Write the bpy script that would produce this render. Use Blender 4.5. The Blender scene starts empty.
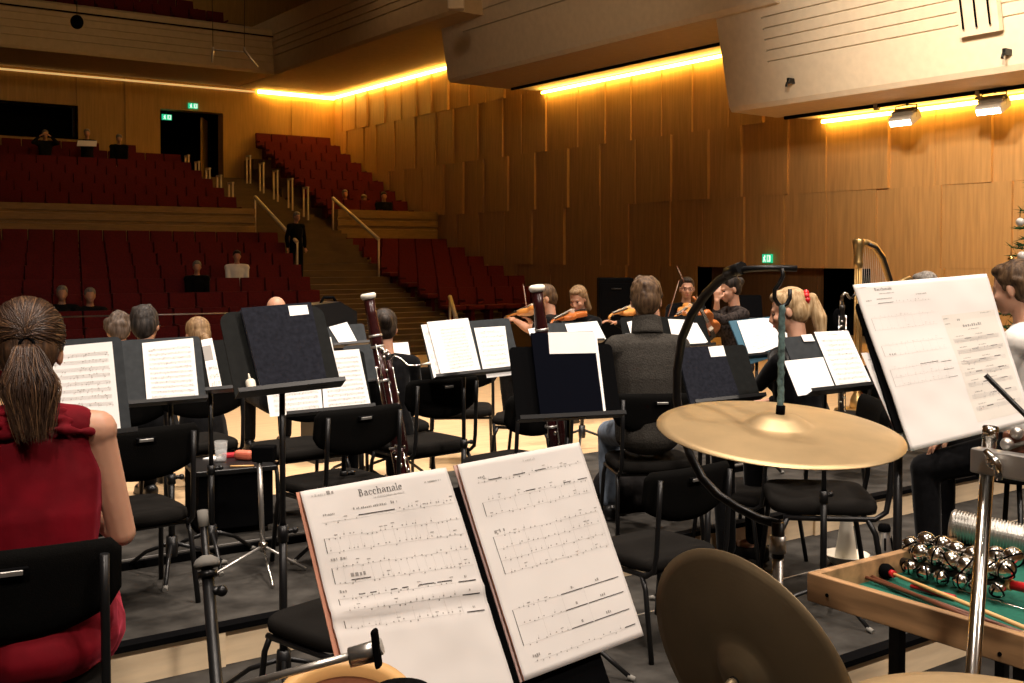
import bpy, bmesh, math, random
import numpy as np
from math import sin, cos, pi, radians, tan, sqrt, atan2
from mathutils import Vector, Matrix, Euler, noise

random.seed(7)
S = bpy.context.scene
COL = S.collection
V = Vector

# ------------------------------------------------------------------ camera
F_PX, HOR, PIT, YAW, EYE = 1097.0, 257.0, radians(1.5), radians(35.14), 1.55
CY = HOR + F_PX * tan(PIT)
RT = V((cos(YAW), -sin(YAW), 0))
FW = V((cos(PIT) * sin(YAW), cos(PIT) * cos(YAW), -sin(PIT)))
UP = V((sin(PIT) * sin(YAW), sin(PIT) * cos(YAW), cos(PIT)))
EYEP = V((0, 0, EYE))
cam_d = bpy.data.cameras.new('camera')
cam = bpy.data.objects.new('camera', cam_d)
COL.objects.link(cam)
cam.matrix_world = Matrix((RT, UP, -FW)).transposed().to_4x4()
cam.location = EYEP
cam_d.sensor_fit = 'HORIZONTAL'
cam_d.sensor_width = 36.0
cam_d.lens = 36.0 * F_PX / 1024.0
cam_d.shift_y = -(341.5 - CY) / 1024.0
cam_d.clip_start = 0.02
cam_d.clip_end = 200
S.camera = cam


def ray(px, py):
    return FW + (px - 512.0) / F_PX * RT - (py - CY) / F_PX * UP


def P(px, py, d):
    return EYEP + d * ray(px, py)


def G(px, py, z=0.0):
    r = ray(px, py)
    return EYEP + r * ((z - EYE) / r.z)


# ------------------------------------------------------------------ world, exposure, stage lamps
S.view_settings.view_transform = 'Standard'
S.view_settings.look = 'None'
S.view_settings.gamma = 1.0
S.view_settings.use_curve_mapping = False
S.view_settings.exposure = 0.0
try:
    S.cycles.use_denoising = True
    S.cycles.max_bounces = 6
    S.cycles.diffuse_bounces = 3
    S.cycles.sample_clamp_indirect = 6.0
except Exception:
    pass
W = bpy.data.worlds.new('hall_air')
S.world = W
W.use_nodes = True
W.node_tree.nodes['Background'].inputs[0].default_value = (1.0, 0.72, 0.42, 1)
W.node_tree.nodes['Background'].inputs[1].default_value = 0.004


def spot(loc, target, watts, size, blend=0.5, radius=0.25, color=(1.0, 0.86, 0.74)):
    d = bpy.data.lights.new('hall_and_fill_spot', 'SPOT')
    d.energy = watts
    d.spot_size = radians(size)
    d.spot_blend = blend
    d.shadow_soft_size = radius
    d.color = color
    o = bpy.data.objects.new('hall_and_fill_light', d)
    COL.objects.link(o)
    o.location = loc
    o.rotation_euler = (V(target) - V(loc)).to_track_quat('-Z', 'Y').to_euler()
    return o


for (x, y, z, tx, ty, e) in ((0.5, 1.6, 9.2, 1.2, 3.4, 1250), (3.6, 0.2, 9.2, 2.8, 2.8, 1200), (3.0, 4.0, 9.2, 3.0, 5.6, 2300), (7.0, 2.5, 9.2, 6.2, 4.2, 1900),
                             (4.5, 8.0, 9.2, 4.5, 8.6, 3600), (9.5, 6.0, 9.2, 8.5, 7.0, 2600), (0.0, 6.5, 9.2, 1.0, 7.5, 1700),
                             (-1.5, -2.6, 7.6, 2.4, 6.0, 2000), (5.5, -2.6, 7.6, 4.8, 6.0, 2000)):
    spot((x, y, z), (tx, ty, 0.0), e * 0.86, 70, 0.7)
# warm fill spots, added and aimed to brighten the side wall and balconies
spot((4.0, 3.0, 6.5), (16.6, 6.5, 3.2), 8200, 66, 1.0, 0.4, (1.0, 0.78, 0.52))
spot((3.5, 5.0, 7.5), (14.0, 8.0, 6.2), 8500, 46, 1.0, 0.4, (1.0, 0.84, 0.64))
spot((5.0, 9.0, 8.0), (14.0, 17.0, 7.6), 900, 44, 1.0, 0.4, (1.0, 0.72, 0.42))
# dim house lamps over the audience
for (x, y, e) in ((6.5, 22.0, 95), (12.5, 23.0, 80), (8.0, 29.5, 26), (14.0, 29.0, 22)):
    spot((x, y, 6.6 if y > 27 else 9.5), (x, y, 0), e, 140, 0.8, 0.4, (1.0, 0.66, 0.36))
spot((7.0, 18.0, 9.0), (8.0, 31.0, 7.3), 480, 56, 1.0, 0.5, (1.0, 0.72, 0.36))  # fill spot added to brighten the back balcony front
spot((7.5, 32.2, 11.5), (11.0, 34.0, 9.3), 60, 120, 1.0, 0.5, (1.0, 0.72, 0.42))  # small light added for the gallery wall, no lamp modelled


# ------------------------------------------------------------------ materials
def mat(name, col, rough=0.6, metal=0.0, var=0.0, scale=20.0, stretch=(1, 1, 1), bump=0.0, emit=None, estr=0.0, trans=0.0, sheen=0.0, ior=1.45, spec=None):
    if spec is None and not metal and not trans and max(col) < 0.06 and rough > 0.45:
        spec = 0.05
    m = bpy.data.materials.new(name)
    m.use_nodes = True
    nt = m.node_tree
    b = nt.nodes['Principled BSDF']
    b.inputs['Base Color'].default_value = (*col, 1)
    b.inputs['Roughness'].default_value = rough
    b.inputs['Metallic'].default_value = metal
    b.inputs['IOR'].default_value = ior
    if spec is not None:
        b.inputs['Specular IOR Level'].default_value = spec
    if trans:
        b.inputs['Transmission Weight'].default_value = trans
    if sheen:
        b.inputs['Sheen Weight'].default_value = sheen
        b.inputs['Sheen Roughness'].default_value = 0.35
    if emit:
        b.inputs['Emission Color'].default_value = (*emit, 1)
        b.inputs['Emission Strength'].default_value = estr
    if var or bump:
        tc = nt.nodes.new('ShaderNodeTexCoord')
        mp = nt.nodes.new('ShaderNodeMapping')
        mp.inputs['Scale'].default_value = stretch
        nz = nt.nodes.new('ShaderNodeTexNoise')
        nz.inputs['Scale'].default_value = scale
        nz.inputs['Detail'].default_value = 6
        nt.links.new(tc.outputs['Object'], mp.inputs['Vector'])
        nt.links.new(mp.outputs['Vector'], nz.inputs['Vector'])
        if var:
            rp = nt.nodes.new('ShaderNodeValToRGB')
            rp.color_ramp.elements[0].position = 0.3
            rp.color_ramp.elements[1].position = 0.7
            rp.color_ramp.elements[0].color = (*[max(0, c * (1 - var)) for c in col], 1)
            rp.color_ramp.elements[1].color = (*[min(1, c * (1 + var)) for c in col], 1)
            nt.links.new(nz.outputs['Fac'], rp.inputs['Fac'])
            nt.links.new(rp.outputs['Color'], b.inputs['Base Color'])
        if bump:
            bp = nt.nodes.new('ShaderNodeBump')
            bp.inputs['Strength'].default_value = bump
            bp.inputs['Distance'].default_value = 0.01
            nt.links.new(nz.outputs['Fac'], bp.inputs['Height'])
            nt.links.new(bp.outputs['Normal'], b.inputs['Normal'])
    return m


M = {}
M['wood_wall'] = mat('warm_oak_veneer', (0.41, 0.235, 0.092), 0.55, var=0.16, scale=3, stretch=(6, 6, 0.4))
M['wood_back'] = mat('back_wall_veneer', (0.40, 0.23, 0.065), 0.55, var=0.15, scale=3, stretch=(6, 6, 0.4))
M['plaster'] = mat('painted_plaster', (0.70, 0.60, 0.48), 0.8, var=0.05, scale=8)
M['plaster_dim'] = mat('plaster_in_dim_light', (0.55, 0.42, 0.26), 0.85, var=0.06, scale=6)  # same paint as the near balconies, dim light put into the colour
M['black'] = mat('black_metal', (0.006, 0.006, 0.0065), 0.38)
M['blackmatte'] = mat('black_matte', (0.0025, 0.0025, 0.0028), 0.8, spec=0.025)
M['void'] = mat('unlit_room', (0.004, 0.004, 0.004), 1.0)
M['desk'] = mat('desk_black_steel', (0.007, 0.0075, 0.007), 0.5, var=0.2, scale=40)
M['desk_grey'] = mat('desk_grey_steel', (0.036, 0.040, 0.043), 0.5, var=0.12, scale=30)
M['fabric'] = mat('charcoal_wool', (0.0035, 0.0033, 0.003), 0.95, var=0.35, scale=320, bump=0.3)
M['fabricseat'] = mat('charcoal_seat_wool', (0.011, 0.010, 0.009), 0.95, var=0.3, scale=320, bump=0.3)
M['chrome'] = mat('chrome', (0.72, 0.70, 0.66), 0.16, 1.0)
M['steel'] = mat('brushed_steel', (0.55, 0.53, 0.5), 0.38, 0.85)
M['satin'] = mat('satin_metal', (0.52, 0.50, 0.46), 0.34, 0.85)
M['gold'] = mat('gilt', (0.62, 0.42, 0.17), 0.34, 0.9)
M['carpet'] = mat('stage_grey_floor', (0.040, 0.037, 0.033), 0.75, var=0.45, scale=7, bump=0.05)
M['carpetlow'] = mat('stage_floor_in_shade', (0.022, 0.020, 0.018), 0.75, var=0.4, scale=7)  # the grey floor again, darkened in colour for its low light
M['stagewood'] = mat('pale_stage_boards', (0.62, 0.43, 0.24), 0.5, var=0.14, scale=4, stretch=(0.6, 8, 1))
M['kick'] = mat('pale_riser_board', (0.78, 0.61, 0.40), 0.5, var=0.08, scale=4, stretch=(1, 1, 8))
M['hallwood'] = mat('hall_floor_oak', (0.10, 0.058, 0.024), 0.6, var=0.2, scale=4, stretch=(0.5, 6, 1))
M['parapet'] = mat('parapet_oak', (0.26, 0.155, 0.055), 0.55, var=0.15, scale=4, stretch=(1, 5, 5))
M['red'] = mat('red_plush', (0.10, 0.004, 0.006), 0.95, var=0.2, scale=30)
M['paper'] = mat('music_paper', (0.80, 0.765, 0.735), 0.75, var=0.02, scale=9)
M['paper_w'] = mat('white_paper', (0.86, 0.85, 0.83), 0.75)
M['ink'] = mat('printed_ink', (0.07, 0.064, 0.064), 0.8)
M['inkg'] = mat('fine_printed_lines', (0.60, 0.575, 0.55), 0.8)
M['inkm'] = mat('grey_print', (0.34, 0.32, 0.30), 0.8)
M['edge'] = mat('salmon_page_edge', (0.72, 0.33, 0.22), 0.7)
M['edgepale'] = mat('pink_page_edge', (0.66, 0.45, 0.40), 0.7)
M['folder'] = mat('navy_cloth_folder', (0.0125, 0.0135, 0.019), 0.8, var=0.3, scale=60, bump=0.1)
M['folderb'] = mat('blue_folder', (0.03, 0.10, 0.15), 0.6)
M['navy'] = mat('dark_navy_folder', (0.0026, 0.0031, 0.0060), 0.8, spec=0.02)
M['skin'] = mat('skin', (0.50, 0.265, 0.17), 0.5, var=0.06, scale=12)
M['skin'].node_tree.nodes['Principled BSDF'].inputs['Subsurface Weight'].default_value = 0.08
M['velvet'] = mat('red_velvet', (0.125, 0.0015, 0.006), 0.8, var=0.4, scale=7, sheen=0.45, bump=0.4, spec=0.15)
M['velvet'].node_tree.nodes['Principled BSDF'].inputs['Sheen Tint'].default_value = (1, 0.12, 0.2, 1)
M['blackcloth'] = mat('black_clothing', (0.005, 0.005, 0.0055), 0.9, var=0.3, scale=40, sheen=0.1)
M['darkcloth'] = mat('dark_clothing', (0.012, 0.011, 0.011), 0.9, var=0.3, scale=40)
M['sweater'] = mat('grey_knit', (0.042, 0.038, 0.033), 0.95, var=0.3, scale=120, bump=0.5)
M['jeans'] = mat('faded_denim', (0.16, 0.20, 0.26), 0.9, var=0.45, scale=14)
M['greytrouser'] = mat('pale_grey_trousers', (0.30, 0.26, 0.22), 0.9, var=0.25, scale=16)
M['whiteshirt'] = mat('white_shirt', (0.78, 0.75, 0.70), 0.85, bump=0.2, scale=14)
M['lace'] = mat('black_lace', (0.03, 0.024, 0.022), 0.8, var=0.9, scale=50)
M['brass'] = mat('cymbal_bronze', (0.72, 0.53, 0.29), 0.46, 0.72)
M['brassdark'] = mat('dark_cymbal_bronze', (0.30, 0.225, 0.13), 0.5, 0.7)  # darker bronze for the cymbal on edge
M['varnish'] = mat('violin_varnish', (0.40, 0.115, 0.025), 0.3, var=0.25, scale=14)
M['varnishlt'] = mat('pale_violin_varnish', (0.62, 0.26, 0.06), 0.3, var=0.2, scale=14)
M['ebony'] = mat('ebony', (0.015, 0.012, 0.010), 0.35)
M['maroon'] = mat('bassoon_maple', (0.030, 0.006, 0.006), 0.25, var=0.3, scale=18)
M['ivory'] = mat('ivory', (0.80, 0.74, 0.62), 0.4)
M['glass'] = mat('clear_glass', (1, 1, 1), 0.02, trans=1.0, ior=1.45)
for key_, al in (('glass', 0.16),):
    M[key_] = mat('tumbler_glass', (0.9, 0.9, 0.88), 0.05, spec=0.8)
    M[key_].node_tree.nodes['Principled BSDF'].inputs['Alpha'].default_value = al
M['watr'] = mat('water', (0.85, 0.88, 0.9), 0.05, spec=0.6)
M['watr'].node_tree.nodes['Principled BSDF'].inputs['Alpha'].default_value = 0.28
M['traywood'] = mat('pale_pine', (0.36, 0.205, 0.095), 0.55, var=0.4, scale=5, stretch=(6, 0.7, 6))
M['felt'] = mat('green_felt', (0.005, 0.10, 0.065), 0.95, var=0.15, scale=80)
M['stick'] = mat('pale_stick', (0.72, 0.42, 0.16), 0.45)
M['rosewood'] = mat('rosewood', (0.15, 0.05, 0.025), 0.4, var=0.3, scale=10)
M['redpl'] = mat('red_plastic', (0.55, 0.015, 0.02), 0.35)
M['rubber'] = mat('grey_felt', (0.20, 0.19, 0.17), 0.95)
M['white'] = mat('white_plastic', (0.76, 0.70, 0.58), 0.4)
M['green'] = mat('exit_green', (0.0, 0.25, 0.12), 0.5, emit=(0.02, 0.75, 0.35), estr=0.7)
M['signwhite'] = mat('exit_white', (0.8, 0.9, 0.85), 0.5, emit=(0.75, 1.0, 0.85), estr=0.9)
M['cove'] = mat('cove_light', (1, 0.7, 0.2), 0.5, emit=(1.0, 0.56, 0.09), estr=40.0)
M['covedim'] = mat('cove_light_dim', (1, 0.7, 0.3), 0.5, emit=(1.0, 0.62, 0.22), estr=0.6)
M['led'] = mat('lamp_led', (1, 1, 1), 0.5, emit=(1.0, 0.93, 0.78), estr=7.0)
M['lampbody'] = mat('lamp_housing', (0.30, 0.27, 0.24), 0.5)
M['rail'] = mat('pale_handrail', (0.62, 0.50, 0.34), 0.4)
M['fir'] = mat('fir_needles', (0.02, 0.055, 0.018), 0.7, var=0.4, scale=30)
M['bauble'] = mat('white_bauble', (0.85, 0.80, 0.74), 0.15)
M['goldb'] = mat('gold_bauble', (0.8, 0.5, 0.15), 0.25, 1.0)
M['cord'] = mat('blue_green_cord', (0.10, 0.17, 0.17), 0.8, var=0.7, scale=90)
M['spectacle'] = mat('red_case', (0.60, 0.14, 0.08), 0.5)
M['eyew'] = mat('eye', (0.06, 0.04, 0.03), 0.2)
M['lips'] = mat('lips', (0.45, 0.12, 0.10), 0.5)
M['winegl'] = mat('crimson_cloth', (0.40, 0.01, 0.02), 0.8)


def hairmat(name, a, b, sc=60.0):
    a = tuple(c * 0.62 for c in a)
    b = tuple(c * 0.62 for c in b)
    m = mat(name, a, 0.58, var=0.0, spec=0.3)
    nt = m.node_tree
    bs = nt.nodes['Principled BSDF']
    tc = nt.nodes.new('ShaderNodeTexCoord')
    mp = nt.nodes.new('ShaderNodeMapping')
    mp.inputs['Scale'].default_value = (1, 1, 0.18)
    nz = nt.nodes.new('ShaderNodeTexNoise')
    nz.inputs['Scale'].default_value = sc
    nz.inputs['Detail'].default_value = 4
    rp = nt.nodes.new('ShaderNodeValToRGB')
    rp.color_ramp.elements[0].position = 0.35
    rp.color_ramp.elements[1].position = 0.68
    rp.color_ramp.elements[0].color = (*a, 1)
    rp.color_ramp.elements[1].color = (*b, 1)
    bp = nt.nodes.new('ShaderNodeBump')
    bp.inputs['Strength'].default_value = 0.7
    bp.inputs['Distance'].default_value = 0.01
    L = nt.links.new
    L(tc.outputs['Object'], mp.inputs['Vector'])
    L(mp.outputs['Vector'], nz.inputs['Vector'])
    L(nz.outputs['Fac'], rp.inputs['Fac'])
    L(rp.outputs['Color'], bs.inputs['Base Color'])
    L(nz.outputs['Fac'], bp.inputs['Height'])
    L(bp.outputs['Normal'], bs.inputs['Normal'])
    return m


M['hair_brown'] = hairmat('brown_hair', (0.035, 0.016, 0.008), (0.17, 0.085, 0.04), 90)
M['hair_mid'] = hairmat('mid_brown_hair', (0.055, 0.028, 0.013), (0.20, 0.115, 0.055))
M['hair_dark'] = hairmat('dark_brown_hair', (0.012, 0.008, 0.006), (0.06, 0.038, 0.024))
M['hair_blond'] = hairmat('blond_hair', (0.46, 0.28, 0.12), (0.90, 0.64, 0.36))
M['hair_sand'] = hairmat('sandy_hair', (0.20, 0.11, 0.05), (0.44, 0.28, 0.14))
M['hair_grey'] = hairmat('grey_hair', (0.22, 0.19, 0.16), (0.55, 0.50, 0.44))
M['hair_ash'] = hairmat('ash_hair', (0.07, 0.048, 0.034), (0.20, 0.145, 0.11))
M['hair_greydk'] = hairmat('dark_grey_hair', (0.014, 0.011, 0.010), (0.075, 0.060, 0.050))

# concentric lathe rings on the cymbals
for key in ('brass', 'brassdark'):
    nt = M[key].node_tree
    b = nt.nodes['Principled BSDF']
    tc = nt.nodes.new('ShaderNodeTexCoord')
    sep = nt.nodes.new('ShaderNodeSeparateXYZ')
    cmb = nt.nodes.new('ShaderNodeCombineXYZ')
    wv = nt.nodes.new('ShaderNodeTexWave')
    wv.wave_type = 'RINGS'
    wv.rings_direction = 'Z'
    wv.inputs['Scale'].default_value = 42
    wv.inputs['Distortion'].default_value = 1.2
    nz = nt.nodes.new('ShaderNodeTexNoise')
    nz.inputs['Scale'].default_value = 9
    nz.inputs['Detail'].default_value = 5
    mx = nt.nodes.new('ShaderNodeMix')
    mx.data_type = 'RGBA'
    base = b.inputs['Base Color'].default_value[:3]
    mx.inputs['A'].default_value = (*[c * 0.62 for c in base], 1)
    mx.inputs['B'].default_value = (*[min(1, c * 1.15) for c in base], 1)
    bp = nt.nodes.new('ShaderNodeBump')
    bp.inputs['Strength'].default_value = 0.035
    bp.inputs['Distance'].default_value = 0.001
    L = nt.links.new
    L(tc.outputs['Object'], wv.inputs['Vector'])
    L(tc.outputs['Object'], nz.inputs['Vector'])
    L(nz.outputs['Fac'], mx.inputs['Factor'])
    L(mx.outputs['Result'], b.inputs['Base Color'])
    L(wv.outputs['Fac'], bp.inputs['Height'])
    L(bp.outputs['Normal'], b.inputs['Normal'])


# ------------------------------------------------------------------ object helpers
_US = {}


def unit_sphere(seg, rings):
    if (seg, rings) not in _US:
        vs = [(0, 0, 1.0)]
        for i in range(1, rings):
            a = pi * i / rings
            vs += [(sin(a) * cos(2 * pi * k / seg), sin(a) * sin(2 * pi * k / seg), cos(a)) for k in range(seg)]
        vs.append((0, 0, -1.0))
        fs = [(0, 1 + k, 1 + (k + 1) % seg) for k in range(seg)]
        for i in range(rings - 2):
            o = 1 + i * seg
            fs += [(o + k, o + seg + k, o + seg + (k + 1) % seg, o + (k + 1) % seg) for k in range(seg)]
        o = 1 + (rings - 2) * seg
        fs += [(o + k, len(vs) - 1, o + (k + 1) % seg) for k in range(seg)]
        _US[seg, rings] = (np.array(vs), fs)
    return _US[seg, rings]


class MB:
    """collects shapes and links them as one mesh object"""

    def __init__(self):
        self.b = bmesh.new()
        self.mi = 0
        self.raw = []

    def _tag(self, faces):
        for f in faces:
            f.material_index = self.mi

    def box(self, c, s, R=None, bev=0.0):
        mx = Matrix.Translation(V(c)) @ (R.to_4x4() if R else Matrix()) @ Matrix.Diagonal((s[0], s[1], s[2], 1))
        r = bmesh.ops.create_cube(self.b, size=1.0, matrix=mx)
        fs = {f for v in r['verts'] for f in v.link_faces}
        self._tag(fs)
        if bev:
            es = {e for v in r['verts'] for e in v.link_edges}
            q = bmesh.ops.bevel(self.b, geom=list(es), offset=bev, segments=3, affect='EDGES', profile=0.5)
            self._tag(q['faces'])
        return self

    def ell(self, c, r, R=None, seg=14, rings=10):
        if not hasattr(r, '__len__'):
            r = (r, r, r)
        vs, fs = unit_sphere(seg, rings)
        A = (np.array(R.to_3x3()) if R else np.eye(3)) * np.array(r)[None, :]
        self.raw.append((vs @ A.T + np.array(c)[None, :], fs, self.mi))
        return self

    def limb(self, p0, p1, r0, r1, n=7, flat=1.0):
        p0, p1 = V(p0), V(p1)
        n = max(n, int((p1 - p0).length / (0.30 * min(r0, r1))) + 1)
        for i in range(n + 1):
            t = i / n
            self.ell(p0.lerp(p1, t), r0 + (r1 - r0) * t, seg=10, rings=7)
        return self

    def tube(self, pts, r, sides=10, cap=True, closed=False):
        pts = [V(p) for p in pts]
        n = len(pts)
        rs = r if hasattr(r, '__len__') else [r] * n
        loops = []
        ref = None
        for i, p in enumerate(pts):
            if closed:
                t = pts[(i + 1) % n] - pts[i - 1]
            else:
                t = pts[min(i + 1, n - 1)] - pts[max(i - 1, 0)]
            t.normalize()
            if ref is None:
                ref = t.orthogonal().normalized()
            else:
                ref = (ref - t * ref.dot(t))
                if ref.length < 1e-6:
                    ref = t.orthogonal()
                ref.normalize()
            bi = t.cross(ref)
            loops.append([self.b.verts.new(p + rs[i] * (cos(2 * pi * k / sides) * ref + sin(2 * pi * k / sides) * bi)) for k in range(sides)])
        m = n if closed else n - 1
        for i in range(m):
            a, b = loops[i], loops[(i + 1) % n]
            for k in range(sides):
                f = self.b.faces.new((a[k], a[(k + 1) % sides], b[(k + 1) % sides], b[k]))
                f.smooth = True
                f.material_index = self.mi
        if cap and not closed:
            self.b.faces.new(list(reversed(loops[0]))).material_index = self.mi
            self.b.faces.new(loops[-1]).material_index = self.mi
        return self

    def lathe(self, prof, seg=32, mx=None, smooth=True):
        """prof: (r,z) pairs"""
        mx = mx or Matrix()
        loops = []
        for (r, z) in prof:
            if r < 1e-6:
                loops.append([self.b.verts.new(mx @ V((0, 0, z)))])
            else:
                loops.append([self.b.verts.new(mx @ V((r * cos(2 * pi * k / seg), r * sin(2 * pi * k / seg), z))) for k in range(seg)])
        for a, b in zip(loops[:-1], loops[1:]):
            for k in range(seg):
                k2 = (k + 1) % seg
                vs = ([a[0]] if len(a) == 1 else [a[k], a[k2]]) + ([b[0]] if len(b) == 1 else [b[k2], b[k]])
                if len(vs) >= 3:
                    f = self.b.faces.new(vs)
                    f.smooth = smooth
                    f.material_index = self.mi
        return self

    def poly(self, pts):
        f = self.b.faces.new([self.b.verts.new(V(p)) for p in pts])
        f.material_index = self.mi
        return self

    def prism(self, pts, off):
        """closed polygon pts swept by the vector off"""
        off = V(off)
        a = [self.b.verts.new(V(p)) for p in pts]
        b = [self.b.verts.new(V(p) + off) for p in pts]
        n = len(a)
        fs = [self.b.faces.new(a), self.b.faces.new(list(reversed(b)))]
        for i in range(n):
            fs.append(self.b.faces.new((a[(i + 1) % n], a[i], b[i], b[(i + 1) % n])))
        self._tag(fs)
        return self

    def mesh(self, name):
        me = bpy.data.meshes.new(name)
        bmesh.ops.recalc_face_normals(self.b, faces=self.b.faces)
        if self.raw:
            va, fa, mi, k = [], [], [], 0
            for v, f, m in self.raw:
                va.append(v)
                fa += [tuple(i + k for i in q) for q in f]
                mi += [m] * len(f)
                k += len(v)
            t = bpy.data.meshes.new('raw')
            t.from_pydata(np.concatenate(va).tolist(), [], fa)
            t.polygons.foreach_set('use_smooth', [True] * len(fa))
            t.polygons.foreach_set('material_index', mi)
            self.b.from_mesh(t)
            bpy.data.meshes.remove(t)
        self.b.to_mesh(me)
        self.b.free()
        return me

    def build(self, name, m, parent=None, mx=None):
        me = self.mesh(name)
        for q in (m if isinstance(m, (list, tuple)) else [m]):
            me.materials.append(M[q] if isinstance(q, str) else q)
        o = bpy.data.objects.new(name, me)
        COL.objects.link(o)
        if parent is not None:
            o.parent = parent
        if mx is not None:
            o.matrix_local = mx
        return o


def blob(mb, name, m, parent, voxel, smooth=3, mx=None):
    """fuse the overlapping volumes into one continuous surface"""
    me = mb.mesh(name)
    t = bpy.data.objects.new('tmp', me)
    COL.objects.link(t)
    r = t.modifiers.new('r', 'REMESH')
    r.mode = 'VOXEL'
    r.voxel_size = voxel
    s = t.modifiers.new('s', 'SMOOTH')
    s.iterations = smooth
    s.factor = 0.5
    dg = bpy.context.evaluated_depsgraph_get()
    out = bpy.data.meshes.new_from_object(t.evaluated_get(dg))
    bpy.data.objects.remove(t)
    bpy.data.meshes.remove(me)
    out.name = name
    for p in out.polygons:
        p.use_smooth = True
    out.materials.clear()
    out.materials.append(M[m] if isinstance(m, str) else m)
    o = bpy.data.objects.new(name, out)
    COL.objects.link(o)
    if parent is not None:
        o.parent = parent
    if mx is not None:
        o.matrix_local = mx
    return o


def tag(o, label, cat, group=None, kind=None):
    o['label'] = label
    o['category'] = cat
    if group:
        o['group'] = group
    if kind:
        o['kind'] = kind
    return o


def thing(name, label, cat, loc=(0, 0, 0), rz=0.0, group=None):
    o = bpy.data.objects.new(name, None)
    o.empty_display_size = 0.1
    COL.objects.link(o)
    o.location = loc
    o.rotation_euler = (0, 0, rz)
    return tag(o, label, cat, group)


def struct(name, mb, m, **k):
    o = mb.build(name, m, **k)
    o['kind'] = 'structure'
    return o


def dup(root, loc, rz, label, group=None):
    r = root.copy()
    COL.objects.link(r)
    r.location = loc
    r.rotation_euler = (0, 0, rz)
    r['label'] = label
    if group:
        r['group'] = group
    for ch in list(root.children):
        c = ch.copy()
        COL.objects.link(c)
        c.parent = r
        for g in ch.children:
            d = g.copy()
            COL.objects.link(d)
            d.parent = c
    return r


AZ = lambda a: -radians(a)   # compass angle, clockwise from the hall axis

# ------------------------------------------------------------------ the setting: stage
XW, YB = 16.6, 34.0
ZA, ZB, ZC = -0.17, 0.0, 0.04
YA, YBE, YC, YS = 3.0, 4.47, 5.52, 6.55
mb = MB().box((3.0, (YS + 15.0) / 2, -0.25), (30, 15.0 - YS, 0.5))
struct('floor_stage_boards', mb, 'stagewood')
mb = MB().box((3.0, (YC + YS) / 2, -0.2), (30, YS - YC, 0.4 + 2 * ZC))
struct('floor_riser_upper', mb, 'carpet')
mb = MB().box((3.0, (YBE + YC) / 2, -0.2), (30, YC - YBE, 0.4))
struct('floor_riser_middle', mb, 'carpet')
mb = MB().box((3.0, (YA + YBE) / 2, -0.31), (30, YBE - YA, 0.28))
struct('floor_riser_lower', mb, 'carpet')
mb = MB().box((3.0, (YA - 3.0) / 2, -0.44), (30, YA + 3.0, 0.2))
struct('floor_percussion', mb, 'carpetlow')
mb = MB().box((0.0, 2.35, -0.15), (1.9, 1.9, 0.38))
struct('floor_horn_riser', mb, 'carpet')
# pale riser fronts with the black nosing above them
n = 1
for (y, z0, z1) in ((YBE, ZA, ZB), (YA, -0.34, ZA)):
    t = MB().box((3.0, y - 0.012, (z0 + z1) / 2 - 0.012), (30, 0.024, z1 - z0 - 0.024))
    for k in range(14):
        t.box((-6.0 + k * 1.27, y - 0.03, (z0 + z1) / 2 - 0.012), (0.05, 0.03, z1 - z0 - 0.024))
    struct('trim_%d' % n, t, 'kick')
    n += 1
    struct('trim_%d' % n, MB().box((3.0, y - 0.012, z1 - 0.011), (30, 0.07, 0.026)), 'blackmatte')
    n += 1
struct('trim_%d' % n, MB().box((3.0, YC - 0.006, 0.018), (30, 0.03, 0.040)), 'blackmatte')
n += 1
struct('trim_%d' % n, MB().box((3.0, YC + 0.02, ZC + 0.002), (30, 0.012, 0.006)), 'steel')
n += 1
struct('trim_%d' % n, MB().box((3.0, YBE - 0.55, ZA + 0.002), (30, 0.012, 0.006)), 'steel')
n += 1

# ------------------------------------------------------------------ the setting: hall shell
mb = MB()
rows = [(-0.9, 1.36, 1.5), (1.36, 2.76, 1.35), (2.76, 4.2, 1.25), (4.2, 5.74, 1.15), (5.74, 7.1, 1.1)]
dx = [0.05, 0.07, 0.09, 0.04, 0.06]
DY0, DY1, DZ1 = 12.35, 16.7, 1.34     # dark side doorway
rnd = random.Random(3)
for (z0, z1, w) in rows:
    y = 1.0 + rnd.random()
    while y < YB:
        ww = w * rnd.uniform(0.72, 1.1)
        t = rnd.choice(dx)
        ztop, zb = z1, z0
        y2 = min(y + ww, YB)
        if z0 < 0 and y2 > DY0 and y < DY1:
            zb = DZ1
            if y2 > DY1 + 0.01 or y < DY0 - 0.01:
                if y < DY0:
                    mb.box((XW + 0.3 - t / 2, (y + DY0) / 2, (z0 + ztop) / 2), (0.6 + t, DY0 - y, ztop - z0))
                    y = DY0
                if y2 > DY1:
                    mb.box((XW + 0.3 - t / 2, (y2 + DY1) / 2, (z0 + ztop) / 2), (0.6 + t, y2 - DY1, ztop - z0))
                    y2 = DY1
        mb.prism([(XW - t, y, zb), (XW - t * 0.25, y2, zb), (XW + 0.6, y2, zb), (XW + 0.6, y, zb)], (0, 0, ztop - zb))
        y = y2
struct('wall_right', mb, 'wood_wall')
struct('wall_right_upper', MB().box((XW + 0.4, 17, 10.1), (0.6, 36, 6.2)), 'plaster_dim')
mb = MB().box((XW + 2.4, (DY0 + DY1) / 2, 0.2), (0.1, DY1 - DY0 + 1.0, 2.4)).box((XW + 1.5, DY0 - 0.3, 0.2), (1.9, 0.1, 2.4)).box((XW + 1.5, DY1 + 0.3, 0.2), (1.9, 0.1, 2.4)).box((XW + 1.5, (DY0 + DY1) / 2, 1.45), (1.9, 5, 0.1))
struct('door_1', mb, 'void')
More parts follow.
